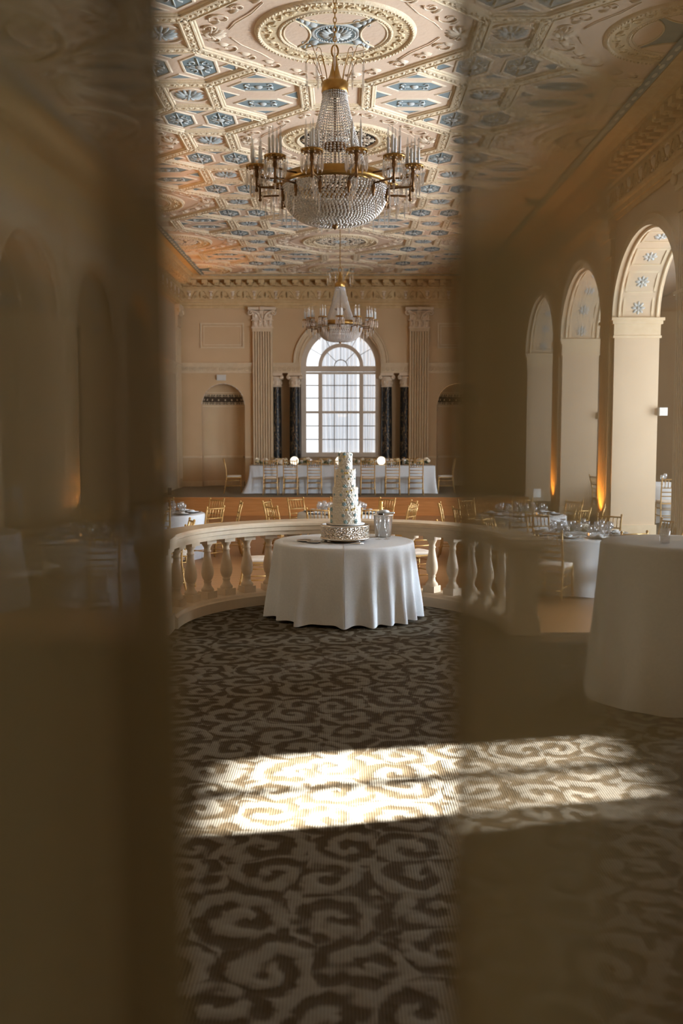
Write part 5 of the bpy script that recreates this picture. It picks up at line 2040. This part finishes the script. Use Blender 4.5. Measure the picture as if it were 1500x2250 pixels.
make_chandelier(ZC + .035 - 3.785, 'smaller-looking far crystal chandelier hanging before the arched window', (.013, 22.2, 3.785)).rotation_euler = (0, 0, R(15))

# ---- amber uplights at the piers
def uplight(x, y, label, power, z=0.0):
    o = empty('uplight', (x, y, z)); tag(o, label, 'light', 'amber uplights at the piers')
    b = MB(); b.lathe([(0, .03), (.05, .03), (.055, .05), (.055, .17), (.05, .18), (.045, .165)], n=16); b.build('can', M['black'], o)
    b = MB(); b.disc((0, 0, .166), .045, 16); b.build('lens', M['amber'], o)
    b = MB(); b.box(-.05, .05, -.03, .03, 0, .03); b.build('foot', M['black'], o)
    d = bpy.data.lights.new('uplight_beam', 'SPOT'); d.energy = power; d.color = (1.0, .40, .06); d.spot_size = R(72); d.spot_blend = .7; d.shadow_soft_size = .04
    l_ = bpy.data.objects.new('uplight_beam', d); col.objects.link(l_); l_.parent = o; l_.location = (0, 0, .19)
    l_.rotation_euler = Vector((.13 if x > 0 else -.13, 0, 1)).to_track_quat('-Z', 'Y').to_euler()
UP = 420
uplight(4.58, 18.1, 'amber uplight washing the nearest right pier', UP)
uplight(4.58, 22.27, 'amber uplight washing the second right pier', UP * .8)
uplight(-4.58, 18.1, 'amber uplight washing the nearest left pier', UP * 1.2)
uplight(-4.58, 26.6, 'amber uplight at the far left end of the arcade by the stage', UP * 1.3, ZS)

# small white boxes on the back of the right piers
for i, (y, z) in enumerate(((17.72, 2.12), (21.89, 2.1))):
    b = MB(); b.box(W + TH, W + TH + .14, y - .14, y + .02, z, z + .14)
    tag(b.build('wall_speaker', M['plastic']), 'small white wall box on the %s right pier' % ('nearest' if i == 0 else 'second'), 'speaker')

# ---- parted sheer curtains in the doorway
def voile(x0, x1, y, hem_at, label, material, seed):
    o = empty('sheer_curtain', ((x0 + x1) / 2, y, 0)); tag(o, label, 'curtain', 'parted brown voile curtains in the doorway')
    cx_ = (x0 + x1) / 2
    rnd = random.Random(seed)
    p0 = rnd.uniform(0, 6)
    def shape(x, z, off=0.0):
        t_ = abs(x - hem_at)
        a = .004 + .010 * min(1, t_ / .3)
        lean = (z - 1.75) * .0085
        return (x - cx_ - (lean if t_ < .2 else lean * .2), a * math.sin(x * 48 + p0 + .5 * math.sin(z * 2.2)) + off, z)
    def sheet(xa, xb, n, off):
        b = MB()
        rows = 20
        vs = [shape(xa + (xb - xa) * i / n, .01 + 2.63 * j / rows, off) for j in range(rows + 1) for i in range(n + 1)]
        b.add(vs, [(j * (n + 1) + i, j * (n + 1) + i + 1, (j + 1) * (n + 1) + i + 1, (j + 1) * (n + 1) + i) for j in range(rows) for i in range(n)], True)
        return b
    sheet(x0, x1, 150, 0).build('cloth', material, o)
    s_ = 1 if hem_at == x0 else -1
    w_ = .008 if hem_at == x0 else .034
    xa, xb = sorted((hem_at, hem_at + s_ * w_))
    sheet(xa, xb, 8, -.003).build('hem', M['voile_hem'], o)
    return o
voile(-1.05, .0165, .5, .0165, 'left brown sheer curtain close to the viewer, heavily veiling the left arches', M['voile_left'], 1)
voile(.1535, 1.2, .5, .1535, 'right brown sheer curtain close to the viewer, arches and tables showing through', M['voile'], 2)
o = empty('curtain_rod', (.075, .5, 2.66)); tag(o, 'brass curtain rod above the entrance doorway', 'curtain rod')
b = MB(); b.tube([(-1.3, 0, 0), (1.3, 0, 0)], .014, 10); b.ball((-1.32, 0, 0), .03, 10, 6); b.ball((1.32, 0, 0), .03, 10, 6); b.build('rod', M['brass'], o)
for x in (-1.22, 1.22):
    b = MB(); b.box(x - .012, x + .012, 0, .12, -.02, .02); b.build('bracket', M['brass'], o)
